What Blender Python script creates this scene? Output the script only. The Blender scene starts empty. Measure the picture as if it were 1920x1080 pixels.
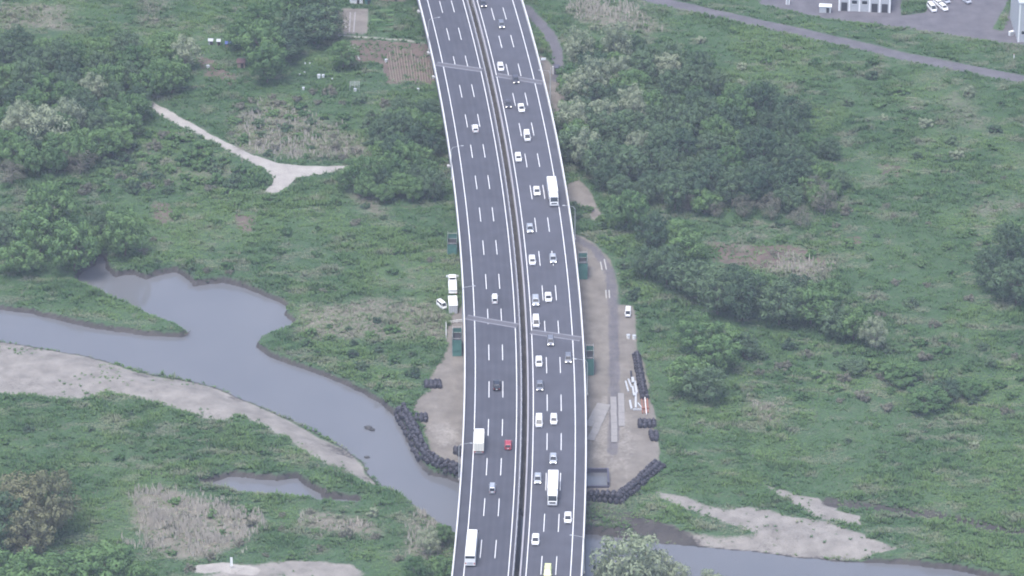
import bpy, bmesh, math, random
import numpy as np
from mathutils import Vector, Matrix

random.seed(7)
RNG = np.random.default_rng(11)
R = math.radians
scene = bpy.context.scene
col = scene.collection

# ------------------------------------------------------------------ camera
DECK = 9.0                       # road surface above the flood plain, metres
WATER = -1.6
F_PX, PITCH, H_DECK = 8671.6, R(28.1286), 590.70
CAM = Vector((0.0, -1105.0, H_DECK + DECK))
cam_data = bpy.data.cameras.new('camera')
cam = bpy.data.objects.new('camera', cam_data)
col.objects.link(cam)
cam.location = CAM
cam.rotation_euler = (R(90) - PITCH, 0, 0)
cam_data.sensor_width = 36.0
cam_data.lens = F_PX * 36.0 / 1920.0
cam_data.clip_start = 5.0
cam_data.clip_end = 30000.0
scene.camera = cam

# ------------------------------------------------------------------ sky, sun, exposure
SUN_EL, SUN_AZ = 70.0, 215.0     # degrees; azimuth clockwise from +Y
world = bpy.data.worlds.new('World')
scene.world = world
world.use_nodes = True
wn, wl = world.node_tree.nodes, world.node_tree.links
wn.clear()
sky = wn.new('ShaderNodeTexSky')
sky.sky_type = 'NISHITA'
sky.sun_disc = False
sky.sun_elevation = R(SUN_EL)
sky.sun_rotation = R(SUN_AZ)
sky.altitude = 50
sky.air_density = 1.0
sky.dust_density = 3.0
sky.ozone_density = 1.5
hs = wn.new('ShaderNodeHueSaturation')
hs.inputs['Saturation'].default_value = 0.95
bg = wn.new('ShaderNodeBackground')
bg.inputs['Strength'].default_value = 0.13
wo = wn.new('ShaderNodeOutputWorld')
wl.new(sky.outputs[0], hs.inputs['Color'])
wl.new(hs.outputs[0], bg.inputs['Color'])
wl.new(bg.outputs[0], wo.inputs['Surface'])

sun_data = bpy.data.lights.new('sun', 'SUN')
sun_data.energy = 1.5
sun_data.angle = R(22)
sun_data.color = (1.0, 0.97, 0.94)
sun = bpy.data.objects.new('sun', sun_data)
col.objects.link(sun)
sd = Vector((math.sin(R(SUN_AZ)) * math.cos(R(SUN_EL)), math.cos(R(SUN_AZ)) * math.cos(R(SUN_EL)), math.sin(R(SUN_EL))))
sun.rotation_euler = sd.to_track_quat('Z', 'Y').to_euler()
sun.location = (0, 0, 300)

vs = scene.view_settings
vs.view_transform = 'Standard'
vs.look = 'None'
vs.exposure = 1.35
vs.gamma = 1.0
vs.use_curve_mapping = False
scene.render.engine = 'CYCLES'
scene.cycles.use_denoising = True
scene.cycles.max_bounces = 6
scene.cycles.volume_bounces = 0
scene.cycles.filter_width = 1.9

# ------------------------------------------------------------------ pixel <-> world
CT, ST = math.cos(PITCH), math.sin(PITCH)
def P(px, py, z=0.0):
    u = (px - 960.0) / F_PX
    v = (py - 540.0) / F_PX
    dy, dz = CT - v * ST, -ST - v * CT
    t = (z - CAM.z) / dz
    return Vector((u * t, CAM.y + dy * t, z))
def PA(pts, z=0.0):
    return np.array([P(x, y, z)[:2] for x, y in pts])
def to_px(x, y, z=0.0):
    X, Y, Z = np.asarray(x), np.asarray(y) - CAM.y, np.asarray(z) - CAM.z
    fwd = Y * CT - Z * ST
    up = Y * ST + Z * CT
    return 960 + F_PX * X / fwd, 540 - F_PX * up / fwd

# ------------------------------------------------------------------ numpy noise and polygon helpers
def _hash(ix, iy, seed):
    n = (ix.astype(np.int64) * 374761393 + iy.astype(np.int64) * 668265263 + seed * 1442695041) & 0xFFFFFFFF
    n = ((n ^ (n >> 13)) * 1274126177) & 0xFFFFFFFF
    n = n ^ (n >> 16)
    return (n & 0xFFFF) / 65535.0
def vnoise(x, y, s, seed=0, sy=None):
    sy = sy or s
    x, y = np.asarray(x) / s, np.asarray(y) / sy
    ix, iy = np.floor(x), np.floor(y)
    fx, fy = x - ix, y - iy
    fx, fy = fx * fx * (3 - 2 * fx), fy * fy * (3 - 2 * fy)
    a, b = _hash(ix, iy, seed), _hash(ix + 1, iy, seed)
    c, d = _hash(ix, iy + 1, seed), _hash(ix + 1, iy + 1, seed)
    return a + (b - a) * fx + (c - a) * fy + (a - b - c + d) * fx * fy
def fbm(x, y, s, seed=0, octv=4, sy=None):
    r, amp, tot = 0, 1.0, 0
    for o in range(octv):
        k = 2.0 ** o
        r = r + amp * vnoise(np.asarray(x) + 17.3 * o, np.asarray(y) - 9.1 * o, s / k, seed + o, (sy or s) / k)
        tot += amp
        amp *= 0.55
    return r / tot
def sstep(x, a, b):
    t = np.clip((x - a) / (b - a), 0, 1)
    return t * t * (3 - 2 * t)
def poly_sd(x, y, poly, margin=40.0):
    """signed distance, negative inside"""
    poly = np.asarray(poly)
    out = np.full(x.shape, 1e3)
    m = (x > poly[:, 0].min() - margin) & (x < poly[:, 0].max() + margin) & (y > poly[:, 1].min() - margin) & (y < poly[:, 1].max() + margin)
    px, py = x[m], y[m]
    d = np.full(px.shape, 1e9)
    ins = np.zeros(px.shape, bool)
    for i in range(len(poly)):
        ax, ay = poly[i - 1]
        bx, by = poly[i]
        ex, ey = bx - ax, by - ay
        L = ex * ex + ey * ey + 1e-9
        t = np.clip(((px - ax) * ex + (py - ay) * ey) / L, 0, 1)
        d = np.minimum(d, (px - ax - t * ex) ** 2 + (py - ay - t * ey) ** 2)
        c = ((ay > py) != (by > py)) & (px < (bx - ax) * (py - ay) / (by - ay + 1e-12) + ax)
        ins ^= c
    d = np.sqrt(d)
    out[m] = np.where(ins, -d, d)
    return out
def line_d(x, y, line):
    line = np.asarray(line)
    d = np.full(x.shape, 1e9)
    for i in range(1, len(line)):
        ax, ay = line[i - 1]
        ex, ey = line[i] - line[i - 1]
        t = np.clip(((x - ax) * ex + (y - ay) * ey) / (ex * ex + ey * ey + 1e-9), 0, 1)
        d = np.minimum(d, (x - ax - t * ex) ** 2 + (y - ay - t * ey) ** 2)
    return np.sqrt(d)

# ------------------------------------------------------------------ materials
def new_mat(name):
    m = bpy.data.materials.new(name)
    m.use_nodes = True
    nt = m.node_tree
    return m, nt, nt.nodes, nt.links, nt.nodes['Principled BSDF']
def simple(name, c, rough=0.6, metal=0.0, var=0.0, vscale=2.0, bump=0.0, coat=0.0, emit=0.0):
    m, nt, n, l, b = new_mat(name)
    b.inputs['Roughness'].default_value = rough
    b.inputs['Metallic'].default_value = metal
    b.inputs['Coat Weight'].default_value = coat
    b.inputs['Base Color'].default_value = (*c, 1)
    if emit:
        b.inputs['Emission Color'].default_value = (*c, 1)
        b.inputs['Emission Strength'].default_value = emit
    if var or bump:
        tc = n.new('ShaderNodeTexCoord')
        nz = n.new('ShaderNodeTexNoise')
        nz.inputs['Scale'].default_value = vscale
        nz.inputs['Detail'].default_value = 5
        l.new(tc.outputs['Object'], nz.inputs['Vector'])
        mx = n.new('ShaderNodeMix')
        mx.data_type = 'RGBA'
        mx.inputs['A'].default_value = (*[v * (1 - var) for v in c], 1)
        mx.inputs['B'].default_value = (*[min(1, v * (1 + var)) for v in c], 1)
        l.new(nz.outputs['Fac'], mx.inputs['Factor'])
        l.new(mx.outputs['Result'], b.inputs['Base Color'])
        if bump:
            bp = n.new('ShaderNodeBump')
            bp.inputs['Strength'].default_value = bump
            l.new(nz.outputs['Fac'], bp.inputs['Height'])
            l.new(bp.outputs[0], b.inputs['Normal'])
    return m
M = {}
M['paint_white'] = simple('paint_white', (0.80, 0.80, 0.80), 0.3, coat=0.4)
M['paint_silver'] = simple('paint_silver', (0.40, 0.42, 0.46), 0.35, 0.3, coat=0.4)
M['paint_grey'] = simple('paint_grey', (0.16, 0.17, 0.20), 0.35, 0.2, coat=0.4)
M['paint_dark'] = simple('paint_dark', (0.045, 0.045, 0.06), 0.3, coat=0.5)
M['paint_black'] = simple('paint_black', (0.012, 0.012, 0.016), 0.3, coat=0.5)
M['paint_red'] = simple('paint_red', (0.32, 0.03, 0.045), 0.3, coat=0.5)
M['paint_lime'] = simple('paint_lime', (0.60, 0.65, 0.32), 0.35, coat=0.4)
M['paint_cream'] = simple('paint_cream', (0.72, 0.70, 0.62), 0.4, coat=0.3)
M['paint_blue'] = simple('paint_blue', (0.25, 0.33, 0.5), 0.4, coat=0.3)
M['glass'] = simple('car_glass', (0.02, 0.025, 0.03), 0.08)
M['tyre'] = simple('tyre_rubber', (0.02, 0.02, 0.022), 0.85)
M['rim'] = simple('rim_alloy', (0.5, 0.5, 0.52), 0.35, 0.8)
M['trim'] = simple('black_trim', (0.03, 0.03, 0.035), 0.6)
M['lamp_on'] = simple('headlight_lit', (1.0, 0.96, 0.86), 0.2, emit=3.0)
M['lamp_off'] = simple('headlight_glass', (0.62, 0.64, 0.68), 0.15)
M['tail'] = simple('tail_light', (0.35, 0.02, 0.02), 0.25)
M['plate'] = simple('number_plate', (0.75, 0.75, 0.72), 0.5)
M['steel'] = simple('galvanised_steel', (0.42, 0.44, 0.45), 0.45, 0.3, 0.12, 3)
M['rail_white'] = simple('guardrail_white', (0.36, 0.36, 0.39), 0.45, 0.0, 0.1, 1.0)
M['concrete'] = simple('concrete', (0.36, 0.355, 0.345), 0.85, 0, 0.22, 0.35, 0.15)
M['parapet'] = simple('parapet_concrete', (0.58, 0.58, 0.585), 0.8, 0, 0.10, 0.25, 0.1)
M['parapet_grey'] = simple('inner_parapet_concrete', (0.30, 0.29, 0.31), 0.8, 0, 0.15, 0.25, 0.1)
M['concrete_dark'] = simple('stained_concrete', (0.13, 0.13, 0.14), 0.85, 0, 0.2, 0.4)
M['girder'] = simple('girder_steel_paint', (0.07, 0.07, 0.10), 0.6, 0, 0.2, 0.5)
M['line'] = simple('road_paint_white', (0.76, 0.76, 0.76), 0.7, 0, 0.10, 1.5)
M['joint'] = simple('expansion_joint_mortar', (0.095, 0.095, 0.108), 0.8, 0, 0.25, 0.9)
M['joint_steel'] = simple('expansion_joint_steel', (0.19, 0.188, 0.21), 0.6, 0.1, 0.35, 0.9)
M['bag'] = simple('black_woven_bag', (0.022, 0.022, 0.030), 0.75, 0, 0.35, 3.0, 0.4)
M['bag_tie'] = simple('bag_tie_grey', (0.07, 0.07, 0.09), 0.8)
M['net'] = simple('green_scaffold_net', (0.06, 0.17, 0.145), 0.85, 0, 0.25, 1.2, 0.3)
M['orange'] = simple('orange_steel_primer', (0.24, 0.10, 0.065), 0.6, 0, 0.2, 1.5)
M['plate_steel'] = simple('steel_road_plate', (0.25, 0.24, 0.235), 0.7, 0.1, 0.2, 0.6, 0.1)
M['white_panel'] = simple('white_painted_panel', (0.74, 0.75, 0.76), 0.5, 0, 0.08, 0.7)
M['grey_panel'] = simple('grey_painted_panel', (0.40, 0.42, 0.45), 0.55, 0, 0.1, 0.7)
M['blue_tarp'] = simple('blue_tarp', (0.06, 0.09, 0.28), 0.6, 0, 0.2, 2)
M['roof_metal'] = simple('roof_sheet', (0.45, 0.47, 0.50), 0.5, 0.1, 0.12, 0.5)
M['rust'] = simple('rusty_roof_sheet', (0.11, 0.065, 0.065), 0.75, 0, 0.3, 1.0, 0.2)
M['wood'] = simple('weathered_wood', (0.24, 0.20, 0.16), 0.85, 0, 0.3, 2.0, 0.2)
M['bark'] = simple('bark', (0.10, 0.085, 0.07), 0.9, 0, 0.35, 3.0, 0.4)
M['bark_pale'] = simple('bark_pale', (0.22, 0.20, 0.17), 0.9, 0, 0.3, 3.0, 0.4)
M['rock'] = simple('wet_rock', (0.05, 0.05, 0.05), 0.7, 0, 0.3, 1.5, 0.4)
M['straw'] = simple('straw_mulch', (0.20, 0.165, 0.13), 0.9, 0, 0.2, 3.0, 0.3)

def asphalt_mat():
    m, nt, n, l, b = new_mat('asphalt')
    tc = n.new('ShaderNodeTexCoord')
    at = n.new('ShaderNodeAttribute')
    at.attribute_name = 'wear'
    nz = n.new('ShaderNodeTexNoise')
    nz.inputs['Scale'].default_value = 0.25
    nz.inputs['Detail'].default_value = 6
    nz2 = n.new('ShaderNodeTexNoise')
    nz2.inputs['Scale'].default_value = 9.0
    nz2.inputs['Detail'].default_value = 3
    l.new(tc.outputs['Object'], nz.inputs['Vector'])
    l.new(tc.outputs['Object'], nz2.inputs['Vector'])
    mix = n.new('ShaderNodeMix'); mix.data_type = 'RGBA'
    mix.inputs['A'].default_value = (0.040, 0.042, 0.055, 1)
    mix.inputs['B'].default_value = (0.060, 0.062, 0.078, 1)
    l.new(at.outputs['Fac'], mix.inputs['Factor'])
    mul = n.new('ShaderNodeMix'); mul.data_type = 'RGBA'; mul.blend_type = 'OVERLAY'
    mul.inputs['Factor'].default_value = 0.35
    l.new(mix.outputs['Result'], mul.inputs['A'])
    l.new(nz.outputs['Fac'], mul.inputs['B'])
    mul2 = n.new('ShaderNodeMix'); mul2.data_type = 'RGBA'; mul2.blend_type = 'OVERLAY'
    mul2.inputs['Factor'].default_value = 0.25
    l.new(mul.outputs['Result'], mul2.inputs['A'])
    l.new(nz2.outputs['Fac'], mul2.inputs['B'])
    l.new(mul2.outputs['Result'], b.inputs['Base Color'])
    b.inputs['Roughness'].default_value = 0.8
    return m
M['asphalt'] = asphalt_mat()

def water_mat():
    m, nt, n, l, b = new_mat('river_water')
    tc = n.new('ShaderNodeTexCoord')
    nz = n.new('ShaderNodeTexNoise')
    nz.inputs['Scale'].default_value = 0.035
    nz.inputs['Detail'].default_value = 4
    l.new(tc.outputs['Object'], nz.inputs['Vector'])
    mix = n.new('ShaderNodeMix'); mix.data_type = 'RGBA'
    mix.inputs['A'].default_value = (0.098, 0.104, 0.116, 1)
    mix.inputs['B'].default_value = (0.145, 0.148, 0.156, 1)
    l.new(nz.outputs['Fac'], mix.inputs['Factor'])
    l.new(mix.outputs['Result'], b.inputs['Base Color'])
    b.inputs['Roughness'].default_value = 0.04
    b.inputs['IOR'].default_value = 1.40
    b.inputs['Specular IOR Level'].default_value = 0.85
    nz2 = n.new('ShaderNodeTexNoise')
    nz2.inputs['Scale'].default_value = 1.3
    nz2.inputs['Detail'].default_value = 3
    l.new(tc.outputs['Object'], nz2.inputs['Vector'])
    bp = n.new('ShaderNodeBump')
    bp.inputs['Strength'].default_value = 0.05
    bp.inputs['Distance'].default_value = 0.2
    l.new(nz2.outputs['Fac'], bp.inputs['Height'])
    l.new(bp.outputs[0], b.inputs['Normal'])
    return m
M['water'] = water_mat()

ZONES = ('gravel', 'dirt', 'path', 'soil', 'dead', 'mud_bank_shade', 'paved')
def ground_mat():
    m, nt, n, l, b = new_mat('flood_plain_ground')
    tc = n.new('ShaderNodeTexCoord')
    def noise(s, d=5, rough=0.6):
        z = n.new('ShaderNodeTexNoise')
        z.inputs['Scale'].default_value = s
        z.inputs['Detail'].default_value = d
        z.inputs['Roughness'].default_value = rough
        l.new(tc.outputs['Object'], z.inputs['Vector'])
        return z.outputs['Fac']
    def mixc(a, c, f, mode='MIX'):
        x = n.new('ShaderNodeMix'); x.data_type = 'RGBA'; x.blend_type = mode
        for sock, val in (('A', a), ('B', c), ('Factor', f)):
            if isinstance(val, tuple): x.inputs[sock].default_value = (*val, 1)
            elif isinstance(val, float): x.inputs[sock].default_value = val
            else: l.new(val, x.inputs[sock])
        return x.outputs['Result']
    def ramp(v, a, c):
        r = n.new('ShaderNodeMapRange')
        r.inputs['From Min'].default_value = a
        r.inputs['From Max'].default_value = c
        l.new(v, r.inputs['Value'])
        return r.outputs[0]
    big, mid, fine, grit = noise(0.03), noise(0.22), noise(1.3), noise(5.0, 4, 0.7)
    g = mixc((0.045, 0.085, 0.045), (0.070, 0.118, 0.058), ramp(big, 0.35, 0.65))
    g = mixc(g, (0.12, 0.115, 0.085), ramp(mid, 0.56, 0.74))
    g = mixc(g, (0.034, 0.058, 0.032), ramp(fine, 0.52, 0.66))
    cols = {'gravel': ((0.155, 0.145, 0.134), (0.262, 0.246, 0.226)), 'dirt': ((0.130, 0.118, 0.106), (0.210, 0.193, 0.172)),
            'path': ((0.24, 0.225, 0.21), (0.35, 0.33, 0.305)), 'soil': ((0.085, 0.063, 0.056), (0.150, 0.118, 0.100)),
            'dead': ((0.115, 0.110, 0.085), (0.20, 0.185, 0.155)), 'mud_bank_shade': ((0.038, 0.036, 0.036), (0.075, 0.070, 0.066)),  # wet mud tone, darkened to paint in the shade of the cut banks
            'paved': ((0.085, 0.083, 0.095), (0.135, 0.130, 0.143))}
    for zname in ZONES:
        a = n.new('ShaderNodeAttribute')
        a.attribute_name = zname
        ca, cb = cols[zname]
        c = mixc(ca, cb, ramp(mid, 0.3, 0.7))
        c = mixc(c, tuple(v * 0.62 for v in ca), ramp(grit, 0.55, 0.8))
        # ragged edge: mask + noise
        mth = n.new('ShaderNodeMath'); mth.operation = 'MULTIPLY_ADD'
        l.new(fine, mth.inputs[0]); mth.inputs[1].default_value = 0.7
        l.new(a.outputs['Fac'], mth.inputs[2])
        f = ramp(mth.outputs[0], 0.70, 1.02)
        g = mixc(g, c, f)
    l.new(g, b.inputs['Base Color'])
    b.inputs['Roughness'].default_value = 0.95
    b.inputs['Specular IOR Level'].default_value = 0.2
    bp = n.new('ShaderNodeBump')
    bp.inputs['Strength'].default_value = 0.5
    bp.inputs['Distance'].default_value = 0.3
    l.new(fine, bp.inputs['Height'])
    l.new(bp.outputs[0], b.inputs['Normal'])
    return m
M['ground'] = ground_mat()

def leaf_mat(name, ca, cb, dry=None, attr=False):
    """foliage: diffuse + translucent, hue varies by plant and by clump"""
    m = bpy.data.materials.new(name)
    m.use_nodes = True
    nt = m.node_tree; n, l = nt.nodes, nt.links
    n.clear()
    out = n.new('ShaderNodeOutputMaterial')
    dif = n.new('ShaderNodeBsdfDiffuse')
    tr = n.new('ShaderNodeBsdfTranslucent')
    ms = n.new('ShaderNodeMixShader')
    ms.inputs[0].default_value = 0.22
    geo = n.new('ShaderNodeNewGeometry')
    nz = n.new('ShaderNodeTexNoise')
    nz.inputs['Scale'].default_value = 0.45
    nz.inputs['Detail'].default_value = 4
    l.new(geo.outputs['Position'], nz.inputs['Vector'])
    oi = n.new('ShaderNodeObjectInfo')
    add = n.new('ShaderNodeMath'); add.operation = 'MULTIPLY_ADD'
    l.new(oi.outputs['Random'], add.inputs[0])
    add.inputs[1].default_value = 0.8 if not attr else 0.0
    l.new(nz.outputs['Fac'], add.inputs[2])
    mr = n.new('ShaderNodeMapRange')
    mr.inputs['From Min'].default_value = 0.35
    mr.inputs['From Max'].default_value = 1.05 if not attr else 0.68
    if attr:
        l.new(add.outputs[0], mr.inputs['Value'])
    else:
        ta = n.new('ShaderNodeAttribute'); ta.attribute_name = 'tone'
        a2 = n.new('ShaderNodeMath'); a2.operation = 'MULTIPLY_ADD'
        l.new(ta.outputs['Fac'], a2.inputs[0]); a2.inputs[1].default_value = 0.7
        l.new(add.outputs[0], a2.inputs[2])
        mr.inputs['From Min'].default_value = 0.6
        mr.inputs['From Max'].default_value = 1.75
        l.new(a2.outputs[0], mr.inputs['Value'])
    mx = n.new('ShaderNodeMix'); mx.data_type = 'RGBA'
    mx.inputs['A'].default_value = (*ca, 1)
    mx.inputs['B'].default_value = (*cb, 1)
    l.new(mr.outputs[0], mx.inputs['Factor'])
    c = mx.outputs['Result']
    if attr:
        for an, cc in (('fresh', (0.145, 0.228, 0.085)), ('dry', dry)):
            a = n.new('ShaderNodeAttribute'); a.attribute_name = an
            x = n.new('ShaderNodeMix'); x.data_type = 'RGBA'
            x.inputs['B'].default_value = (*cc, 1)
            l.new(c, x.inputs['A'])
            l.new(a.outputs['Fac'], x.inputs['Factor'])
            c = x.outputs['Result']
    l.new(c, dif.inputs['Color'])
    l.new(c, tr.inputs['Color'])
    l.new(dif.outputs[0], ms.inputs[1])
    l.new(tr.outputs[0], ms.inputs[2])
    l.new(ms.outputs[0], out.inputs['Surface'])
    return m
M['leaf_dark'] = leaf_mat('leaf_dark', (0.050, 0.092, 0.058), (0.128, 0.195, 0.105))
M['leaf_mid'] = leaf_mat('leaf_mid', (0.064, 0.130, 0.058), (0.152, 0.248, 0.100))
M['leaf_pale'] = leaf_mat('leaf_pale', (0.200, 0.250, 0.165), (0.310, 0.350, 0.235))
M['leaf_olive'] = leaf_mat('leaf_olive', (0.135, 0.155, 0.090), (0.200, 0.205, 0.120))
M['leaf_brown'] = leaf_mat('leaf_brown', (0.130, 0.140, 0.105), (0.205, 0.205, 0.160))
M['reed'] = simple('dead_reed', (0.40, 0.37, 0.32), 0.9, 0, 0.3, 0.6)
M['grass'] = leaf_mat('meadow_grass', (0.064, 0.130, 0.060), (0.098, 0.174, 0.078), dry=(0.30, 0.275, 0.235), attr=True)

# ------------------------------------------------------------------ object helpers
def tag(o, label=None, cat=None, group=None, kind=None):
    if label: o['label'] = label
    if cat: o['category'] = cat
    if group: o['group'] = group
    if kind: o['kind'] = kind
    return o
def link_mesh(name, me, mat, parent=None):
    o = bpy.data.objects.new(name, me)
    col.objects.link(o)
    if mat is not None and not me.materials:
        me.materials.append(mat)
    if parent is not None: o.parent = parent
    return o
def from_bm(name, bm, mat, parent=None, smooth=False):
    bmesh.ops.recalc_face_normals(bm, faces=bm.faces)
    me = bpy.data.meshes.new(name)
    if smooth:
        for f in bm.faces: f.smooth = True
    bm.to_mesh(me); bm.free()
    return link_mesh(name, me, mat, parent)
def empty(name, loc=(0, 0, 0), rz=0.0):
    o = bpy.data.objects.new(name, None)
    o.empty_display_size = 0.5
    o.location = loc
    o.rotation_euler = (0, 0, rz)
    col.objects.link(o)
    return o
def kids(o):
    return [c for c in col.objects if c.parent == o]
CHILD = {}
def children_of(o):
    if o.name not in CHILD:
        CHILD[o.name] = kids(o)
    return CHILD[o.name]
def copy_tree(o, parent=None):
    c = o.copy()
    col.objects.link(c)
    if parent is not None: c.parent = parent
    ks = children_of(o)
    CHILD[c.name] = [copy_tree(k, c) for k in ks]
    return c
def add_box(bm, cx, cy, cz, sx, sy, sz, rz=0.0, bevel=0.0):
    r = bmesh.ops.create_cube(bm, size=1.0, matrix=Matrix.Translation((cx, cy, cz)) @ Matrix.Rotation(rz, 4, 'Z') @ Matrix.Diagonal((sx, sy, sz, 1)))
    if bevel:
        ed = list({e for v in r['verts'] for e in v.link_edges})
        bmesh.ops.bevel(bm, geom=ed, offset=bevel, segments=1, affect='EDGES')
def add_tube(bm, a, b, r0, r1=None, seg=8):
    a, b = Vector(a), Vector(b)
    d = b - a
    q = d.to_track_quat('Z', 'Y').to_matrix().to_4x4()
    bmesh.ops.create_cone(bm, cap_ends=True, segments=seg, radius1=r0, radius2=r0 if r1 is None else r1, depth=d.length, matrix=Matrix.Translation((a + b) / 2) @ q)
def add_loft(bm, rings):
    vs_ = [[bm.verts.new(p) for p in ring] for ring in rings]
    k = len(rings[0])
    for a, b in zip(vs_, vs_[1:]):
        for i in range(k):
            bm.faces.new((a[i], a[(i + 1) % k], b[(i + 1) % k], b[i]))
    bm.faces.new(vs_[0]); bm.faces.new(vs_[-1])
def box_obj(name, mat, parent, *a, **k):
    bm = bmesh.new(); add_box(bm, *a, **k)
    return from_bm(name, bm, mat, parent)
def arrays_mesh(name, V, F, mat, parent=None, attrs=None, smooth=False):
    """V (n,3), F (m,k) with constant k"""
    me = bpy.data.meshes.new(name)
    V = np.asarray(V, np.float32); F = np.asarray(F, np.int32)
    me.vertices.add(len(V)); me.vertices.foreach_set('co', V.ravel())
    k = F.shape[1]
    me.loops.add(F.size); me.loops.foreach_set('vertex_index', F.ravel())
    me.polygons.add(len(F))
    me.polygons.foreach_set('loop_start', np.arange(0, F.size, k, dtype=np.int32))
    if smooth:
        me.polygons.foreach_set('use_smooth', np.ones(len(F), bool))
    for an, vals in (attrs or {}).items():
        at = me.attributes.new(an, 'FLOAT', 'POINT')
        at.data.foreach_set('value', np.asarray(vals, np.float32))
    me.update(calc_edges=True)
    return link_mesh(name, me, mat, parent)

# ------------------------------------------------------------------ the road axis (traced edge lines, 3.6 m lanes, 20 m dash period)
ROWS = np.array([(0,868.4,894.2),(70,886.4,913),(140,903.2,931),(210,918,946),(280,930.8,958.8),(350,941.3,970.2),(420,950.5,979.6),(490,958.3,987.2),
 (560,963.4,992.7),(630,966.9,997),(700,968.8,999.7),(760,968.4,999.7),(830,967.7,999.7),(890,964.5,997.3),(960,962.2,995),(1010,957.5,991),(1080,952.8,986)])
mid_pts = np.array([(P(a, y, DECK) + P(b, y, DECK))[:2] for y, a, b in ROWS]) / 2
pf = np.polyfit(mid_pts[:, 1], mid_pts[:, 0], 5)
ylo, yhi = mid_pts[-1, 1], mid_pts[0, 1]
ys = np.arange(ylo - 2, yhi + 2, 1.0)
axis = np.stack([np.polyval(pf, ys), ys], 1)
def extend(pt, prev, n, turn):
    d = pt - prev; a = math.atan2(d[1], d[0]); out = []
    p = pt.copy()
    for i in range(n):
        a += turn
        p = p + 2.0 * np.array((math.cos(a), math.sin(a)))
        out.append(p)
    return np.array(out)
far = extend(axis[-1], axis[-3], 260, 0.0011)
near = extend(axis[0], axis[2], 160, -0.0011)[::-1]
axis = np.vstack([near, axis, far])
seg = np.linalg.norm(np.diff(axis, axis=0), axis=1)
arc = np.concatenate([[0], np.cumsum(seg)])
SA = np.arange(0, arc[-1], 2.0)
AX = np.stack([np.interp(SA, arc, axis[:, 0]), np.interp(SA, arc, axis[:, 1])], 1)
TA = np.gradient(AX, axis=0); TA /= np.linalg.norm(TA, axis=1)[:, None]
def at_s(s, off=0.0):
    x = np.interp(s, SA, AX[:, 0]); y = np.interp(s, SA, AX[:, 1])
    tx = np.interp(s, SA, TA[:, 0]); ty = np.interp(s, SA, TA[:, 1])
    return x + off * ty, y - off * tx, math.atan2(ty, tx)
def s_of(p):
    d = (AX[:, 0] - p[0]) ** 2 + (AX[:, 1] - p[1]) ** 2
    i = int(np.argmin(d))
    t = TA[i]
    ds = (p[0] - AX[i, 0]) * t[0] + (p[1] - AX[i, 1]) * t[1]
    off = (p[0] - AX[i, 0]) * t[1] - (p[1] - AX[i, 1]) * t[0]
    return SA[i] + ds, off
S0, S1 = 0.0, SA[-1]
def ribbon(name, mat, parent, o0, o1, z, s0=None, s1=None, step=2.0, wear=False):
    s0 = S0 if s0 is None else s0; s1 = S1 if s1 is None else s1
    n = max(2, int(round((s1 - s0) / step)) + 1)
    ss = np.linspace(s0, s1, n)
    offs = np.array([o0, o1]) if not wear else np.linspace(o0, o1, 60)
    V, W = [], []
    for s in ss:
        for o in offs:
            x, y, _ = at_s(s, o)
            V.append((x, y, z)); W.append(o)
    k = len(offs)
    F = [(i * k + j, i * k + j + 1, (i + 1) * k + j + 1, (i + 1) * k + j) for i in range(n - 1) for j in range(k - 1)]
    attrs = None
    if wear:
        W = np.array(W); V_ = np.array(V)
        ow = np.abs(W) - 2.15
        lane = np.mod(ow, 3.6)
        track = np.exp(-((lane - 1.0) / 0.35) ** 2) + np.exp(-((lane - 2.6) / 0.35) ** 2)
        on = (ow > 0) & (ow < 10.8)
        w = np.where(on, 0.35 + 0.45 * track, 0.25) + 0.9 * (fbm(V_[:, 0], V_[:, 1], 30, 5, 3, sy=60) - 0.5)
        w = w + np.where(W > 0, 0.45, 0.0)
        attrs = {'wear': np.clip(w, 0, 1.5)}
    return arrays_mesh(name, V, F, mat, parent, attrs)
def wall(name, mat, parent, o0, o1, z0, z1, s0=None, s1=None, step=2.0, chamfer=0.0):
    """solid strip swept along the road axis"""
    s0 = S0 if s0 is None else s0; s1 = S1 if s1 is None else s1
    n = max(2, int(round((s1 - s0) / step)) + 1)
    rings = []
    for s in np.linspace(s0, s1, n):
        ring = []
        for o, z in ((o0, z0), (o1, z0), (o1 - chamfer, z1), (o0 + chamfer, z1)):
            x, y, _ = at_s(s, o); ring.append((x, y, z))
        rings.append(ring)
    bm = bmesh.new(); add_loft(bm, rings)
    return from_bm(name, bm, mat, parent)

# ================================================================== GROUND
RIVER_UP = [(-120,560),(-40,572),(0,580),(60,588),(110,598),(160,612),(220,622),(290,630),(345,632),(352,626),(330,612),(280,595),(230,572),(185,553),(155,541),(140,530),
 (155,510),(178,500),(182,480),(197,484),(205,508),(215,520),(235,516),(250,515),(275,524),(300,515),(330,510),(350,522),(365,536),(395,531),(420,530),(450,536),(480,548),(510,560),
 (542,576),(535,590),(552,606),(550,614),(520,625),(490,636),(482,650),(500,664),(540,682),(590,697),(640,717),(690,742),(722,762),(742,780),(755,805),(772,838),(785,868),(805,890),(840,896),(870,910),
 (960,960),(1100,1000),(1160,1006),(1240,1020),(1330,1028),(1400,1035),(1480,1045),(1560,1052),(1700,1058),(1800,1070),(1860,1084),(1990,1110)]
RIVER_LO = [(1990,1330),(1500,1260),(1200,1180),(1000,1090),(900,1030),(850,1006),(825,992),(800,972),(785,960),(765,943),(740,926),(716,912),(692,888),(684,868),(650,842),(600,815),(550,787),(500,766),(450,746),(400,724),(350,712),(290,702),(220,682),(160,667),(110,657),(60,649),(0,640),(-120,622)]
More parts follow.
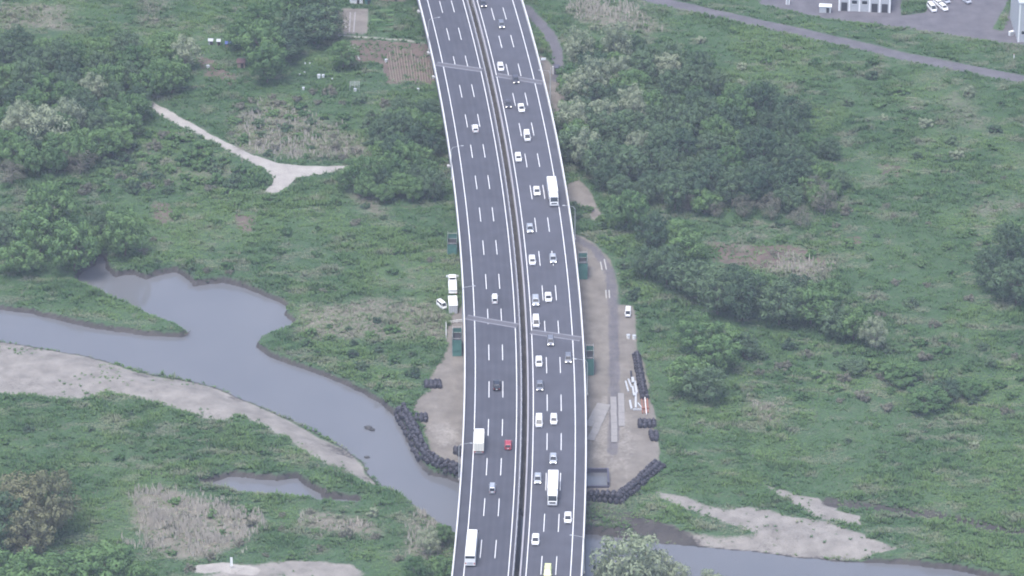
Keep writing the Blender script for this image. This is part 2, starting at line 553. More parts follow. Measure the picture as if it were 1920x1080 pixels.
POND = [(366,912),(400,903),(430,893),(480,897),(520,900),(560,897),(575,912),(600,925),(606,937),(640,935),(676,940),(672,951),(620,949),(580,943),(520,937),(470,932),(420,922),(385,916)]
CREEK = [(1560,938),(1640,950),(1760,968),(1860,990),(1960,1005)]
RIVER = PA(RIVER_UP + RIVER_LO, WATER)
PONDW = PA(POND, WATER)
gx = np.concatenate([-165 - np.cumsum(np.geomspace(1.2, 900, 26))[::-1], np.arange(-165, 165.01, 0.75), 165 + np.cumsum(np.geomspace(1.2, 900, 26))])
gy = np.concatenate([-152 - np.cumsum(np.geomspace(1.2, 900, 26))[::-1], np.arange(-152, 235.01, 0.75), 235 + np.cumsum(np.geomspace(1.2, 900, 26))])
GX, GY = np.meshgrid(gx, gy)
X, Y = GX.ravel(), GY.ravel()
jag = (fbm(X, Y, 9, 3, 4) - 0.5) * 5.0
jag_s = (fbm(X, Y, 4, 8, 3) - 0.5) * 2.6
core = (np.abs(X) < 175) & (Y > -165) & (Y < 250)
def polyz(pts, z=0.0):
    return PA(pts, z)
def zone(pts, soft=2.0, j=None, mult=1.0):
    s = poly_sd(X, Y, polyz(pts)) + (jag if j is None else j)
    return sstep(-s, -soft, soft) * mult
def strip(pts, w, soft=0.7, mult=1.0, j=0.5):
    d = line_d(X, Y, polyz(pts)) + j * jag_s
    return sstep(-d, -w - soft, -w + soft) * mult
sdw_r = np.minimum(poly_sd(X, Y, RIVER), poly_sd(X, Y, PONDW)) + 0.45 * jag_s
far_river = np.where((np.abs(X) > 180), np.abs(Y - np.where(X < 0, 15 - 0.18 * (X + 165), -140 - 0.3 * (X - 165))) - 14, 1e3)
sdw = np.minimum(sdw_r, far_river)

GRAVEL_BAR = [(-60,640),(0,641),(60,650),(110,658),(160,668),(220,684),(290,704),(350,714),(400,726),(450,748),(500,768),(550,789),(600,817),(648,843),(680,868),(690,888),(716,914),(690,906),(650,885),(600,868),(560,838),(500,802),(455,782),(400,792),(350,776),(300,758),(240,745),(200,735),(150,748),(90,748),(40,742),(-60,735)]
GRAVEL_BAR = [(x, y - 8) if i < 17 else (x, y) for i, (x, y) in enumerate(GRAVEL_BAR)]
RIGHT_SAND = [(1235,928),(1284,938),(1316,949),(1355,957),(1400,956),(1453,962),(1541,978),(1611,999),(1675,1027),(1611,1040),(1505,1037),(1400,1028),(1300,1015),(1230,1005),(1175,975),(1235,982),(1284,1000),(1340,1007),(1405,1000),(1365,984),(1316,968),(1270,951)]
RIGHT_SAND2 = [(1430,908),(1470,918),(1520,932),(1560,948),(1550,958),(1610,968),(1625,985),(1580,980),(1530,965),(1490,945)]
BANK_SAND = [(1170,975),(1230,985),(1270,1000),(1240,1012),(1180,998)]
YARD_L = [(880,560),(838,596),(836,650),(826,682),(812,702),(802,735),(780,752),(770,775),(800,800),(806,850),(832,872),(900,890)]
YARD_R = [(1075,440),(1092,445),(1122,462),(1146,490),(1156,515),(1160,570),(1188,574),(1194,640),(1200,665),(1222,760),(1228,800),(1240,850),(1240,872),(1162,934),(1090,938),(1060,900)]
DEAD_Q = [[(232,930),(300,915),(400,940),(480,945),(500,985),(470,1020),(400,1045),(330,1050),(270,1030),(240,980)], [(560,960),(700,975),(720,1000),(640,1015),(560,990)]]
gravel = np.maximum.reduce([zone(GRAVEL_BAR, 1.6, jag * 0.5), zone(RIGHT_SAND, 1.6, (fbm(X, Y, 20, 13, 4, sy=4) - .5) * 5 - .3) * .9, zone(RIGHT_SAND2, 1.5, jag * 0.9) * .93, zone(BANK_SAND, 1.5, jag * 0.7) * 0.9,
    zone(DEAD_Q[0], 5.0, jag * 1.6) * .62, zone(DEAD_Q[1], 4.0, jag * 1.6) * .55,
    zone([(440,1064),(560,1050),(660,1056),(690,1075),(640,1120),(300,1120),(330,1085)], 2.0, jag * .6) * 0.9])
under_deck = poly_sd(X, Y, np.vstack([np.array([at_s(s, -13.5)[:2] for s in np.arange(S0, S1, 10)]), np.array([at_s(s, 13.5)[:2] for s in np.arange(S0, S1, 10)])[::-1]]))
dirt = np.maximum.reduce([zone(YARD_L, 1.2, jag * 0.6), zone(YARD_R, 1.2, jag * 0.45), zone([(1008,100),(1040,130),(1062,190),(1068,250),(1050,250),(1020,170)], 1.2, jag * .4),
    zone([(1060,345),(1085,335),(1105,355),(1130,405),(1112,415),(1085,385),(1065,380)], 1.2, jag * .4), sstep(-under_deck, -1, 2),
    zone([(1640,20),(1690,20),(1690,64),(1640,64)], 1, jag * .2) * 0])
dirt = np.maximum(dirt, zone([(640,18),(690,18),(688,66),(640,66)], 0.6, jag * .15))
path = np.maximum.reduce([strip([(278,194),(340,229),(400,262),(450,286),(500,312),(545,322),(600,318),(660,316),(722,312)], 1.7),
    zone([(478,292),(520,306),(570,311),(640,313),(640,322),(600,328),(556,335),(540,352),(515,366),(494,362),(512,342),(505,325),(488,310)], 0.8, jag * 0.25),
    strip([(1118,860),(1122,800),(1135,745)], 1.0, .8) * .45, strip([(1140,900),(1145,820),(1150,750)], .7, .7) * .4, strip([(1175,900),(1168,830),(1160,770),(1158,700)], .8, .8) * .45, zone([(1100,770),(1170,740),(1195,800),(1210,850),(1160,900),(1105,870)], 4, jag * .8) * .42, zone([(800,795),(840,790),(865,810),(862,840),(815,850)], 3, jag * .6) * .5,
    strip([(632,68),(700,72),(760,76),(800,82)], 0.8) * 0.7, strip([(375,1066),(420,1064),(470,1072)], 2.2) * 0.9, strip([(700,118),(718,122),(722,140)], 0.5) * .7])
soil = np.maximum.reduce([zone([(632,78),(700,76),(808,84),(818,125),(815,160),(725,160),(716,122),(670,118),(652,110)], 0.8, jag * .2),
    zone([(1325,455),(1400,462),(1480,455),(1540,478),(1560,505),(1520,520),(1420,505),(1340,492)], 3, jag) * 0.9,
    zone([(1585,445),(1615,448),(1612,462),(1588,462)], 1.5) * .8, zone([(268,372),(320,380),(330,415),(290,420)], 2.5) * .7, zone([(430,395),(480,405),(475,440),(440,430)], 2.5) * .7,
    zone([(370,105),(392,112),(450,150),(440,165),(375,145)], 1.5) * .7, zone([(1640,300),(1700,310),(1690,335),(1650,330)], 2) * .6])
DEAD_POLYS = [[(232,930),(300,915),(400,940),(480,945),(500,985),(470,1020),(400,1045),(330,1050),(270,1030),(240,980)], [(560,960),(700,975),(720,1000),(640,1015),(560,990)],
    [(560,575),(700,560),(830,570),(830,640),(760,640),(650,640),(560,620)], [(1110,0),(1220,25),(1260,60),(1180,62),(1080,45),(1060,0)], [(1480,470),(1560,500),(1520,540),(1440,520)],
    [(490,190),(620,230),(700,290),(600,305),(450,280),(430,230)], [(660,365),(720,370),(730,415),(690,410)], [(1390,740),(1450,760),(1470,800),(1420,790)],
    [(0,10),(130,10),(130,60),(0,50)], [(265,0),(320,0),(300,50),(262,48)], [(760,940),(845,960),(840,1060),(760,1040)]]
dead = np.maximum.reduce([zone(q, 4.0, jag * 1.2) for q in DEAD_POLYS]) * 0.8
dead = np.maximum(dead, sstep(fbm(X, Y, 22, 41, 4), 0.64, 0.80) * 0.5 * core)
mud_bank_shade = np.maximum.reduce([strip(CREEK, 2.6, 2.0) * 0.9, sstep(-sdw, -1.0, -0.1), zone([(560,900),(600,915),(650,935),(600,935)], 1.5) * .8,  # wet mud, plus a waterline strip whose dark colour stands for bank-face shade
    zone([(1098,945),(1200,965),(1300,1000),(1330,1030),(1180,1012),(1098,1000)], 1.0, jag * .2) * .75, strip([(250,880),(310,893),(375,908)], 1.0) * .9])
mud_bank_shade = np.maximum(mud_bank_shade, gravel * (sstep(fbm(X, Y, 14, 51, 4, sy=6), .48, .68) * .38 + sstep(-sdw, -5, -1) * .3))
ROAD_PX = [(1120,-30),(1180,-10),(1260,8),(1340,26),(1500,60),(1700,108),(1920,150),(2050,180)]
LOT_PX = [(1395,-60),(1425,8),(1540,34),(1700,54),(1870,82),(2010,96),(2010,-80)]
paved = np.maximum.reduce([strip(ROAD_PX, 2.6, 0.4, j=.05), zone(LOT_PX, 0.7, jag * .1), strip([(985,15),(1005,38),(1028,62),(1042,92),(1047,125),(1046,150)], 1.9, 0.5, j=.2) * .9,
    strip([(1080,448),(1118,470),(1143,510),(1150,560),(1151,640),(1152,720),(1152,790),(1150,850)], 1.7, 0.6, j=.3) * .62])
green_isl = np.maximum(zone([(1688,-20),(1745,-20),(1735,24),(1690,30)], .6, jag * .1), zone([(1880,60),(1893,20),(1920,-10),(1900,-15),(1862,55)], .6, jag * .1))
paved = paved * (1 - green_isl)
# heights
bank_w = 0.9 + 9.0 * np.clip(gravel + np.where(sdw_r < 30, zone(GRAVEL_BAR, 6.0, jag * 0) , 0), 0, 1)
land = 1.6 * sstep(sdw, -0.25, bank_w)
bare = np.clip(dirt + path + paved + gravel, 0, 1)
relief = (fbm(X, Y, 28, 21, 4) - 0.5) * 1.6 + (fbm(X, Y, 3.5, 33, 3, sy=2.0) - 0.5) * 0.5 * (1 - bare) + (fbm(X, Y, 5, 35, 3) - .5) * .25 * gravel
creek_dip = strip(CREEK, 2.0, 2.5)
Z = np.where(sdw < 0, WATER - np.minimum(2.0, -sdw * 0.35) - 0.02, WATER + land + (land / 1.6) * (relief * (1 - 0.8 * np.clip(dirt + paved + path, 0, 1)) + 0.15) - creek_dip * 0.9)
Z = np.where(core, Z, np.where(sdw < 0, Z, WATER + land))
nx, ny = len(gx), len(gy)
ii = np.arange((nx - 1) * (ny - 1)); r_, c_ = ii // (nx - 1), ii % (nx - 1)
F = np.stack([r_ * nx + c_, r_ * nx + c_ + 1, (r_ + 1) * nx + c_ + 1, (r_ + 1) * nx + c_], 1)
ground = arrays_mesh('ground', np.stack([X, Y, Z], 1), F, M['ground'], None,
    {'gravel': gravel, 'dirt': dirt, 'path': path, 'soil': soil, 'dead': dead, 'mud_bank_shade': np.clip(mud_bank_shade, 0, 1), 'paved': paved}, smooth=True)
tag(ground, kind='structure')
Zg = Z.reshape(ny, nx)
def gz(x, y):
    """ground height at a point"""
    i = np.clip(np.searchsorted(gx, x) - 1, 0, nx - 2); j = np.clip(np.searchsorted(gy, y) - 1, 0, ny - 2)
    fx = np.clip((x - gx[i]) / (gx[i + 1] - gx[i]), 0, 1); fy = np.clip((y - gy[j]) / (gy[j + 1] - gy[j]), 0, 1)
    return (Zg[j, i] * (1 - fx) + Zg[j, i + 1] * fx) * (1 - fy) + (Zg[j + 1, i] * (1 - fx) + Zg[j + 1, i + 1] * fx) * fy
def G(px, py):
    p = P(px, py, 0.0)
    for _ in range(3):
        p = P(px, py, float(gz(p.x, p.y)))
    return p
def field(a, x, y):
    i = np.clip(np.searchsorted(gx, x) - 1, 0, nx - 1); j = np.clip(np.searchsorted(gy, y) - 1, 0, ny - 1)
    return a.reshape(ny, nx)[j, i]
# river surface: one level sheet below the banks
bm = bmesh.new()
bmesh.ops.create_grid(bm, x_segments=2, y_segments=2, size=3900, matrix=Matrix.Translation((0, 40, WATER)))
tag(from_bm('river', bm, M['water']), kind='structure')

# ================================================================== VIADUCT AND ROAD
via = empty('viaduct', (0, 0, 0))
tag(via, 'twin-deck expressway viaduct crossing the river with white parapets', 'bridge')
TH = 0.35
for sgn in (-1, 1):
    a, b = (-15.9, -0.70) if sgn < 0 else (0.55, 15.9)
    wall('deck_slab', M['concrete'], via, a, b, DECK - TH, DECK - 0.01)
    for o in (3.2, 7.0, 10.8, 14.4):
        wall('girder', M['girder'], via, sgn * o - 0.35, sgn * o + 0.35, DECK - 2.6, DECK - TH - 0.003, step=4.0)
    o = 15.68 * sgn
    wall('parapet', M['parapet'], via, o - 0.19, o + 0.19, DECK - 0.005, DECK + 0.95, chamfer=0.03)
    # fascia below the parapet
    wall('fascia', M['girder'], via, sgn * 15.93 - 0.02, sgn * 15.93 + 0.02, DECK - 1.3, DECK - 0.1)
wall('inner_parapet', M['parapet_grey'], via, 0.58, 1.05, DECK - 0.005, DECK + 0.85, chamfer=0.06)
wall('inner_kerb', M['concrete_dark'], via, -1.25, -0.72, DECK - 0.005, DECK + 0.18)
rail = wall('guard_rail', M['rail_white'], via, -1.03, -0.86, DECK + 0.55, DECK + 0.86)
bm = bmesh.new()
for s in np.arange(S0 + 4, S1 - 4, 4.0):
    x, y, h = at_s(s, -0.80)
    add_box(bm, x, y, DECK + 0.5, 0.14, 0.14, 0.72, h)
tag(from_bm('rail_posts', bm, M['steel'], rail), kind='stuff')
# roads
for name, a, b in (('road', -15.44, -1.26), ('road', 1.06, 15.44)):
    rd = ribbon(name, M['asphalt'], None, a, b, DECK, wear=True)
    tag(rd, kind='structure')
    sg = -1 if a < 0 else 1
    for o in (2.15, 12.95):
        ribbon('edge_line', M['line'], rd, sg * o - 0.10, sg * o + 0.10, DECK + 0.005)
    ref = (838.3, 53) if sg < 0 else (918.3, 67 - 53)
    sref, _ = s_of(P(*((850.5, 105.5) if sg < 0 else (935.6, 67)), DECK))
    s_first = sref - 20 * math.floor((sref - s_of(P(960, 1130, DECK))[0]) / 20)
    nd = 0
    s = s_first
    while s < s_of(P(880, -40, DECK))[0]:
        for o in (5.75, 9.35):
            ribbon('lane_dash', M['line'], rd, sg * o - 0.085, sg * o + 0.085, DECK + 0.005, s - 8.6, s)
        s += 20
        nd += 1
# expansion joints, skewed as in the deck
for (ax_, ay_, bx_, by_) in ((874.5, 594.5, 970.5, 611), (995, 622, 1089, 635.5), (818, 119.5, 903, 131.5), (931, 140.5, 1018, 155)):
    a, b = P(ax_, ay_, DECK), P(bx_, by_, DECK)
    d = (b - a).normalized(); nrm = Vector((-d.y, d.x, 0))
    jb = empty('expansion_joint', (0, 0, 0)); jb.parent = via
    def quad(name, mat, w0, w1, z):
        vs_ = [a + nrm * w0, b + nrm * w0, b + nrm * w1, a + nrm * w1]
        arrays_mesh(name, [(v.x, v.y, z) for v in vs_], [(0, 1, 2, 3)], mat, jb)
    quad('joint_band', M['joint'], -1.2, 1.2, DECK + 0.009)
    quad('joint_strip', M['joint_steel'], -1.35, -0.85, DECK + 0.014)
    quad('joint_strip', M['joint_steel'], 0.85, 1.35, DECK + 0.014)
# piers, skewed the same way
skew = 0.40
for py in (1040, 880, 660, 490, 330, 150, 10):
    s = s_of(P(980, py - 30, DECK))[0]
    for o in (-12.0, -4.2, 4.4, 12.0):
        x, y, h = at_s(s - skew * o, o)
        g0 = float(gz(x, y)) - 1.0
        bm = bmesh.new()
        z1 = DECK - 2.6
        add_box(bm, x, y, (g0 + z1 - 1.2) / 2, 1.5, 2.6, z1 - 1.2 - g0, h, bevel=0.25)
        pr = from_bm('pier', bm, M['concrete'], via)
        box_obj('cap_beam', M['concrete'], pr, x, y, z1 - 0.61, 1.8, 6.8, 1.18, h)
# lamps
def lamp(px, py, sgn, label):
    s, _ = s_of(P(px, py, DECK))
    x, y, h = at_s(s, sgn * 16.15)
    # local -> +X points over the road
    root = empty('street_lamp', (x, y, DECK - 0.4), h + (math.pi / 2 if sgn > 0 else -math.pi / 2))
    tag(root, label, 'street lamp', 'lamps along the viaduct parapets')
    bm = bmesh.new()
    add_box(bm, -0.05, 0, 0.2, 0.40, 0.5, 0.4)
    from_bm('bracket', bm, M['concrete'], root)
    bm = bmesh.new()
    add_tube(bm, (0, 0, 0.4), (0, 0, 9.6), 0.13, 0.085)
    add_tube(bm, (0, 0, 9.55), (0.5, 0, 10.3), 0.085, 0.075)
    from_bm('pole', bm, M['steel'], root)
    bm = bmesh.new()
    add_tube(bm, (0.47, 0, 10.28), (2.9, 0, 10.75), 0.05, 0.04)
    arm = from_bm('arm', bm, M['steel'], root)
    bm = bmesh.new()
    add_loft(bm, [[(2.75 + dx, sy * w, 10.72 + sz * hh) for sy, sz in ((-1, -1), (1, -1), (0.7, 1), (-0.7, 1))] for dx, w, hh in ((0, .08, .05), (.2, .16, .08), (.55, .15, .08), (.75, .07, .05))])
    from_bm('lamp_head', bm, M['grey_panel'], root)
LT = 'steel street lamp on the %s parapet, its arm reaching over the %s carriageway'
for px, py in ((804.5, 92), (845, 335), (867, 600), (861, 897)):
    lamp(px, py, -1, LT % ('outer left', 'free-flowing'))
for px, py in ((1034, 190), (1078, 447), (1099, 738), (1094, 1072)):
    lamp(px, py, 1, LT % ('outer right', 'congested'))
# cable boxes hung on the outside of the parapets
for px, py in ((785, 20), (801, 98), (814, 143), (842, 310)):
    s, _ = s_of(P(px + 8, py, DECK))
    x, y, h = at_s(s, -16.55)
    r = empty('equipment_box', (x, y, DECK - 0.5), h)
    tag(r, 'pale equipment box hung outside the parapet of the viaduct', 'equipment box', 'boxes hung outside the parapet')
    box_obj('case', M['concrete'], r, 0, 0, 0.35, 1.2, 0.7, 0.6, bevel=0.05)
    box_obj('bracket', M['steel'], r, 0, -0.55, 0.3, 0.9, 0.3, 0.1)
s, _ = s_of(P(1010, 117, DECK)); x, y, h = at_s(s, 16.9)
r = empty('sign_board', (x, y, DECK + 0.2), h)
tag(r, 'small white sign board bracketed outside the parapet above the bare track', 'sign')
box_obj('board', M['white_panel'], r, 0, -0.1, 0.9, 0.08, 1.5, 0.7)
box_obj('bracket', M['steel'], r, 0.1, 0.2, 0.35, 0.1, 1.4, 0.1)

# ================================================================== VEHICLES (local +X is forward)
def add_wheels(root, xs, w, r=0.32, tw=0.2):
    for x in xs:
        for sy in (-1, 1):
            bm = bmesh.new()
            add_tube(bm, (x, sy * (w - tw), r), (x, sy * (w - 0.01), r), r, r, 14)
            wh = from_bm('wheel', bm, M['tyre'], root)
            bm = bmesh.new()
            add_tube(bm, (x, sy * (w - 0.03), r), (x, sy * (w + 0.005), r), r * 0.6, r * 0.55, 10)
            from_bm('rim', bm, M['rim'], wh)
def make_car(kind):
    # L, W, H, shoulder z, bonnet z, sections
    prm = {'sedan': (4.65, 0.87, 1.44, 0.88, 1.55, 0.55, -1.75, -1.05), 'hatch': (4.1, 0.84, 1.50, 0.92, 1.35, 0.55, -1.98, -1.62),
           'minivan': (4.75, 0.87, 1.86, 1.02, 1.95, 1.0, -2.30, -2.05), 'kei_van': (3.4, 0.74, 1.80, 0.98, 1.45, 1.0, -1.66, -1.52),
           'suv': (4.55, 0.90, 1.66, 1.04, 1.40, 0.70, -2.20, -1.80)}[kind]
    L, W, H, SH, xf0, xf1, xr0, xr1 = prm
    hl = L / 2
    root = empty('car')
    bm = bmesh.new()
    def ring(x, w, zb, zt):
        return [(x, -w * .94, zb), (x, -w, zb + .28), (x, -w, zt - .14), (x, -w * .88, zt), (x, w * .88, zt), (x, w, zt - .14), (x, w, zb + .28), (x, w * .94, zb)]
    hood = SH - 0.10
    add_loft(bm, [ring(hl, W * .72, .30, .62), ring(hl - .10, W * .90, .22, hood - .10), ring(hl - .55, W, .20, hood), ring(xf0, W, .20, SH), ring(0, W, .20, SH + .02), ring(xr0 + .1, W, .20, SH + .02),
                  ring(-hl + .35, W * .98, .22, SH - (.02 if kind != 'sedan' else .03)), ring(-hl + .05, W * .9, .26, SH - .10), ring(-hl, W * .8, .35, SH - .22)])
    from_bm('body', bm, None, root)
    tw = W * .74
    b0, t0 = SH - .01, H - .05
    bm = bmesh.new()
    base = [(xf0, -W * .86, b0), (xf0, W * .86, b0), (xr0, W * .86, b0), (xr0, -W * .86, b0)]
    top = [(xf1, -tw, t0), (xf1, tw, t0), (xr1, tw, t0), (xr1, -tw, t0)]
    add_loft(bm, [base, top])
    from_bm('window_glass', bm, M['glass'], root)
    bm = bmesh.new()
    add_loft(bm, [[(xf1 + .06, -tw - .03, t0 - .03), (xf1 + .06, tw + .03, t0 - .03), (xr1 - .05, tw + .03, t0 - .03), (xr1 - .05, -tw - .03, t0 - .03)],
                  [(xf1 - .05, -tw, H - .01), (xf1 - .05, tw, H - .01), (xr1 + .05, tw, H - .01), (xr1 + .05, -tw, H - .01)],
                  [(xf1 - .4, -tw * .8, H + .03), (xf1 - .4, tw * .8, H + .03), (xr1 + .3, tw * .8, H + .03), (xr1 + .3, -tw * .8, H + .03)]])
    for sy in (-1, 1):
        add_tube(bm, (xf0 - .02, sy * W * .87, b0), (xf1, sy * (tw + .01), t0), .055, .05, 5)
        add_tube(bm, (xr0 + .04, sy * W * .87, b0), (xr1, sy * (tw + .01), t0), .10, .08, 5)
        xm = (xf1 + xr1) / 2 - .1
        add_tube(bm, (xm, sy * W * .87, b0), (xm, sy * (tw + .01), t0), .05, .05, 5)
    from_bm('roof', bm, None, root)
    for sy in (-1, 1):
        box_obj('headlight', M['lamp_on'], root, hl - .10, sy * W * .66, hood - .20, .16, .36, .17, bevel=.03)
        box_obj('tail_light', M['tail'], root, -hl + .03, sy * W * .72, SH - .26, .10, .24, .20, bevel=.02)
        box_obj('mirror', None, root, xf0 - .28, sy * (W + .08), SH + .06, .12, .2, .13, bevel=.02)
    box_obj('bumper', M['trim'], root, hl - .06, 0, .30, .14, W * 1.2, .16)
    box_obj('number_plate', M['plate'], root, -hl - .012, 0, .62 if kind != 'sedan' else .55, .02, .36, .18)
    add_wheels(root, (hl * .62, -hl * .60), W, .31)
    return root
def make_truck(L, box_len, Hb, box_mat):
    root = empty('truck')
    W, hl = 1.22, L / 2
    box_obj('chassis', M['trim'], root, 0, 0, .72, L - .3, .9, .32)
    cab_l = L - box_len - 0.35
    x0, x1 = hl - cab_l, hl
    bm = bmesh.new()
    def ring(x, w, zt): return [(x, -w, .5), (x, w, .5), (x, w * .95, zt), (x, -w * .95, zt)]
    add_loft(bm, [ring(x0, W * .96, Hb - .55), ring(x1 - .55, W * .96, Hb - .62), ring(x1 - .05, W * .94, 1.55), ring(x1, W * .92, 1.4)])
    cab = from_bm('cab', bm, None, root)
    bm = bmesh.new()
    zz0, zz1 = 1.62, Hb - .78
    fx = lambda z: x1 - .55 + (.5) * (Hb - .62 - z) / (Hb - .62 - 1.55) + .015
    add_loft(bm, [[(fx(zz0), -W * .82, zz0), (fx(zz0), W * .82, zz0), (fx(zz1), W * .8, zz1), (fx(zz1), -W * .8, zz1)],
                  [(fx(zz0) - .06, -W * .82, zz0), (fx(zz0) - .06, W * .82, zz0), (fx(zz1) - .06, W * .8, zz1), (fx(zz1) - .06, -W * .8, zz1)]])
    from_bm('windscreen', bm, M['glass'], cab)
    for sy in (-1, 1):
        box_obj('side_window', M['glass'], cab, x1 - .95, sy * (W * .945), (zz0 + zz1) / 2 + .05, .75, .05, .6)
        box_obj('mirror', M['trim'], cab, x1 - .1, sy * (W + .16), 1.95, .1, .18, .45)
        box_obj('headlight', M['lamp_on'], root, x1 + .01, sy * W * .72, .82, .08, .34, .2)
        box_obj('tail_light', M['tail'], root, -hl - .03, sy * W * .78, .82, .1, .38, .2)
    box_obj('grille', M['trim'], cab, x1 + .01, 0, 1.15, .05, W * 1.2, .4)
    bx = -hl + box_len / 2
    cb = box_obj('cargo_box', box_mat, root, bx, 0, (Hb + 1.0) / 2, box_len, W * 2.02, Hb - 1.0, bevel=.05)
    bm = bmesh.new()
    for sy in (-1, 1):
        add_box(bm, -hl - .02, sy * .02, (Hb + 1) / 2, .04, .03, Hb - 1.2)
        add_box(bm, -hl - .02, sy * .6, (Hb + 1) / 2, .04, .04, Hb - 1.2)
    from_bm('door_bars', bm, M['steel'], cb)
    box_obj('bumper', M['grey_panel'], root, -hl - .04, 0, .62, .08, W * 1.8, .16)
    add_wheels(root, (hl - 1.1, -hl + 1.3, -hl + 2.4), W, .48, .32)
    return root
def make_bus(L):
    root = empty('bus')
    W, hl, H = 1.24, L / 2, 3.3
    bm = bmesh.new()
    def ring(x, w, zt): return [(x, -w * .97, .35), (x, -w, .7), (x, -w, zt - .35), (x, -w * .88, zt), (x, w * .88, zt), (x, w, zt - .35), (x, w, .7), (x, w * .97, .35)]
    add_loft(bm, [ring(-hl, W * .97, H - .06), ring(-hl + .12, W, H), ring(hl - .5, W, H), ring(hl - .1, W * .97, H - .25), ring(hl, W * .9, H - .8)])
    body = from_bm('body', bm, None, root)
    for sy in (-1, 1):
        for k in range(7):
            box_obj('side_window', M['glass'], body, hl - 1.6 - k * (L - 2.6) / 7, sy * (W + .003), 2.35, (L - 2.6) / 7 - .12, .03, .85)
        box_obj('tail_light', M['tail'], root, -hl - .01, sy * W * .8, 1.05, .06, .26, .42)
        box_obj('headlight', M['lamp_off'], root, hl - .05, sy * W * .72, .8, .12, .36, .2)
        box_obj('mirror', M['trim'], root, hl + .1, sy * (W + .12), 2.5, .12, .2, .5)
    box_obj('rear_window', M['glass'], body, -hl + .0, 0, 2.72, .05, W * 1.75, .62)
    box_obj('windscreen', M['glass'], body, hl - .03, 0, 1.75, .12, W * 1.7, .9)
    box_obj('engine_grille', M['grey_panel'], body, -hl - .005, 0, 1.05, .03, W * 1.1, .6)
    box_obj('number_plate', M['plate'], root, -hl - .02, 0, .62, .02, .4, .2)
    box_obj('roof_unit', M['white_panel'], root, -.6, 0, H + .08, 2.6, 1.5, .2, bevel=.04)
    box_obj('bumper', M['trim'], root, -hl - .01, 0, .45, .06, W * 1.9, .16)
    add_wheels(root, (hl - 2.3, -hl + 2.9), W, .5, .3)
    return root
PROTO = {}
def paint(o, mat):
    """give every part that has no material of its own the vehicle's paint"""
    for c in children_of(o):
        if c.type == 'MESH' and (not c.data.materials or c.data.materials[0] is None or c.get('painted')):
            if not c.data.materials: c.data.materials.append(None)
            c.material_slots[0].link = 'OBJECT'
            c.material_slots[0].material = mat
        paint(c, mat)
def vehicle(kind, paint_name, px, py, toward, name, label, cat, group=None, z=DECK, lit=True, L=None, heading=None):
    """px, py: where the end of the vehicle that faces the camera meets the road"""
    key = kind
    if key not in PROTO:
        if kind == 'truck': r = make_truck(11.4, 8.6, 3.55, M['paint_white'])
        elif kind == 'truck_small': r = make_truck(8.6, 6.2, 3.3, M['paint_cream'])
        elif kind == 'bus': r = make_bus(12.0)
        else: r = make_car(kind)
        r.name = 'prototype_' + kind
        r['L'] = {'truck': 11.4, 'truck_small': 8.6, 'bus': 12.0, 'sedan': 4.65, 'hatch': 4.1, 'minivan': 4.75, 'kei_van': 3.4, 'suv': 4.55}[kind]
        PROTO[key] = r
    r = copy_tree(PROTO[key])
    Lv = r['L']; del r['L']
    r.name = name
    paint(r, M[paint_name])
    p = P(px, py, z)
    if heading is None:
        s, off = s_of(p)
        x, y, h = at_s(s + Lv / 2, off)
        ang = h + (math.pi if toward else 0)
    else:
        ang = heading
        sgn = -1 if toward else 1
        x, y = p.x + sgn * math.cos(ang) * Lv / 2, p.y + sgn * math.sin(ang) * Lv / 2
    r.location = (x, y, z + (0.006 if z == DECK else 0.03))
    r.rotation_euler = (0, 0, ang)
    r.scale = (1.05, 1.05, 1.05)
    if not lit:
        for c in children_of(r):
            if c.name.startswith('headlight'):
                c.material_slots[0].link = 'OBJECT'; c.material_slots[0].material = M['lamp_off']
    tag(r, label, cat, group)
    return r
AWAY, COME = False, True
# free-flowing carriageway, driving away
vehicle('hatch', 'paint_white', 892, 250, AWAY, 'car', 'white hatchback far up the free-flowing carriageway, alone in its middle lane', 'car', lit=False)
vehicle('kei_van', 'paint_white', 928, 571, AWAY, 'car', 'small boxy white van driving just before the expansion joint of the free-flowing carriageway', 'van', lit=False)
vehicle('suv', 'paint_black', 931.4, 734, AWAY, 'car', 'black car with white number plate in the middle lane of the free-flowing carriageway', 'car', lit=False)
vehicle('truck_small', 'paint_white', 897.7, 852, AWAY, 'truck', 'white box truck with red tail lights driving in the lane by the left parapet', 'truck', lit=False)
vehicle('hatch', 'paint_red', 952.5, 845, AWAY, 'car', 'red hatchback with dark windows in the lane next to the median', 'car', lit=False)
vehicle('kei_van', 'paint_silver', 922.8, 927, AWAY, 'car', 'small silver van with dark rear window between the box truck and the white coach', 'van', lit=False)
vehicle('bus', 'paint_white', 881.4, 1062.5, AWAY, 'bus', 'long white coach with dark rear window beside the left parapet', 'bus', lit=False)
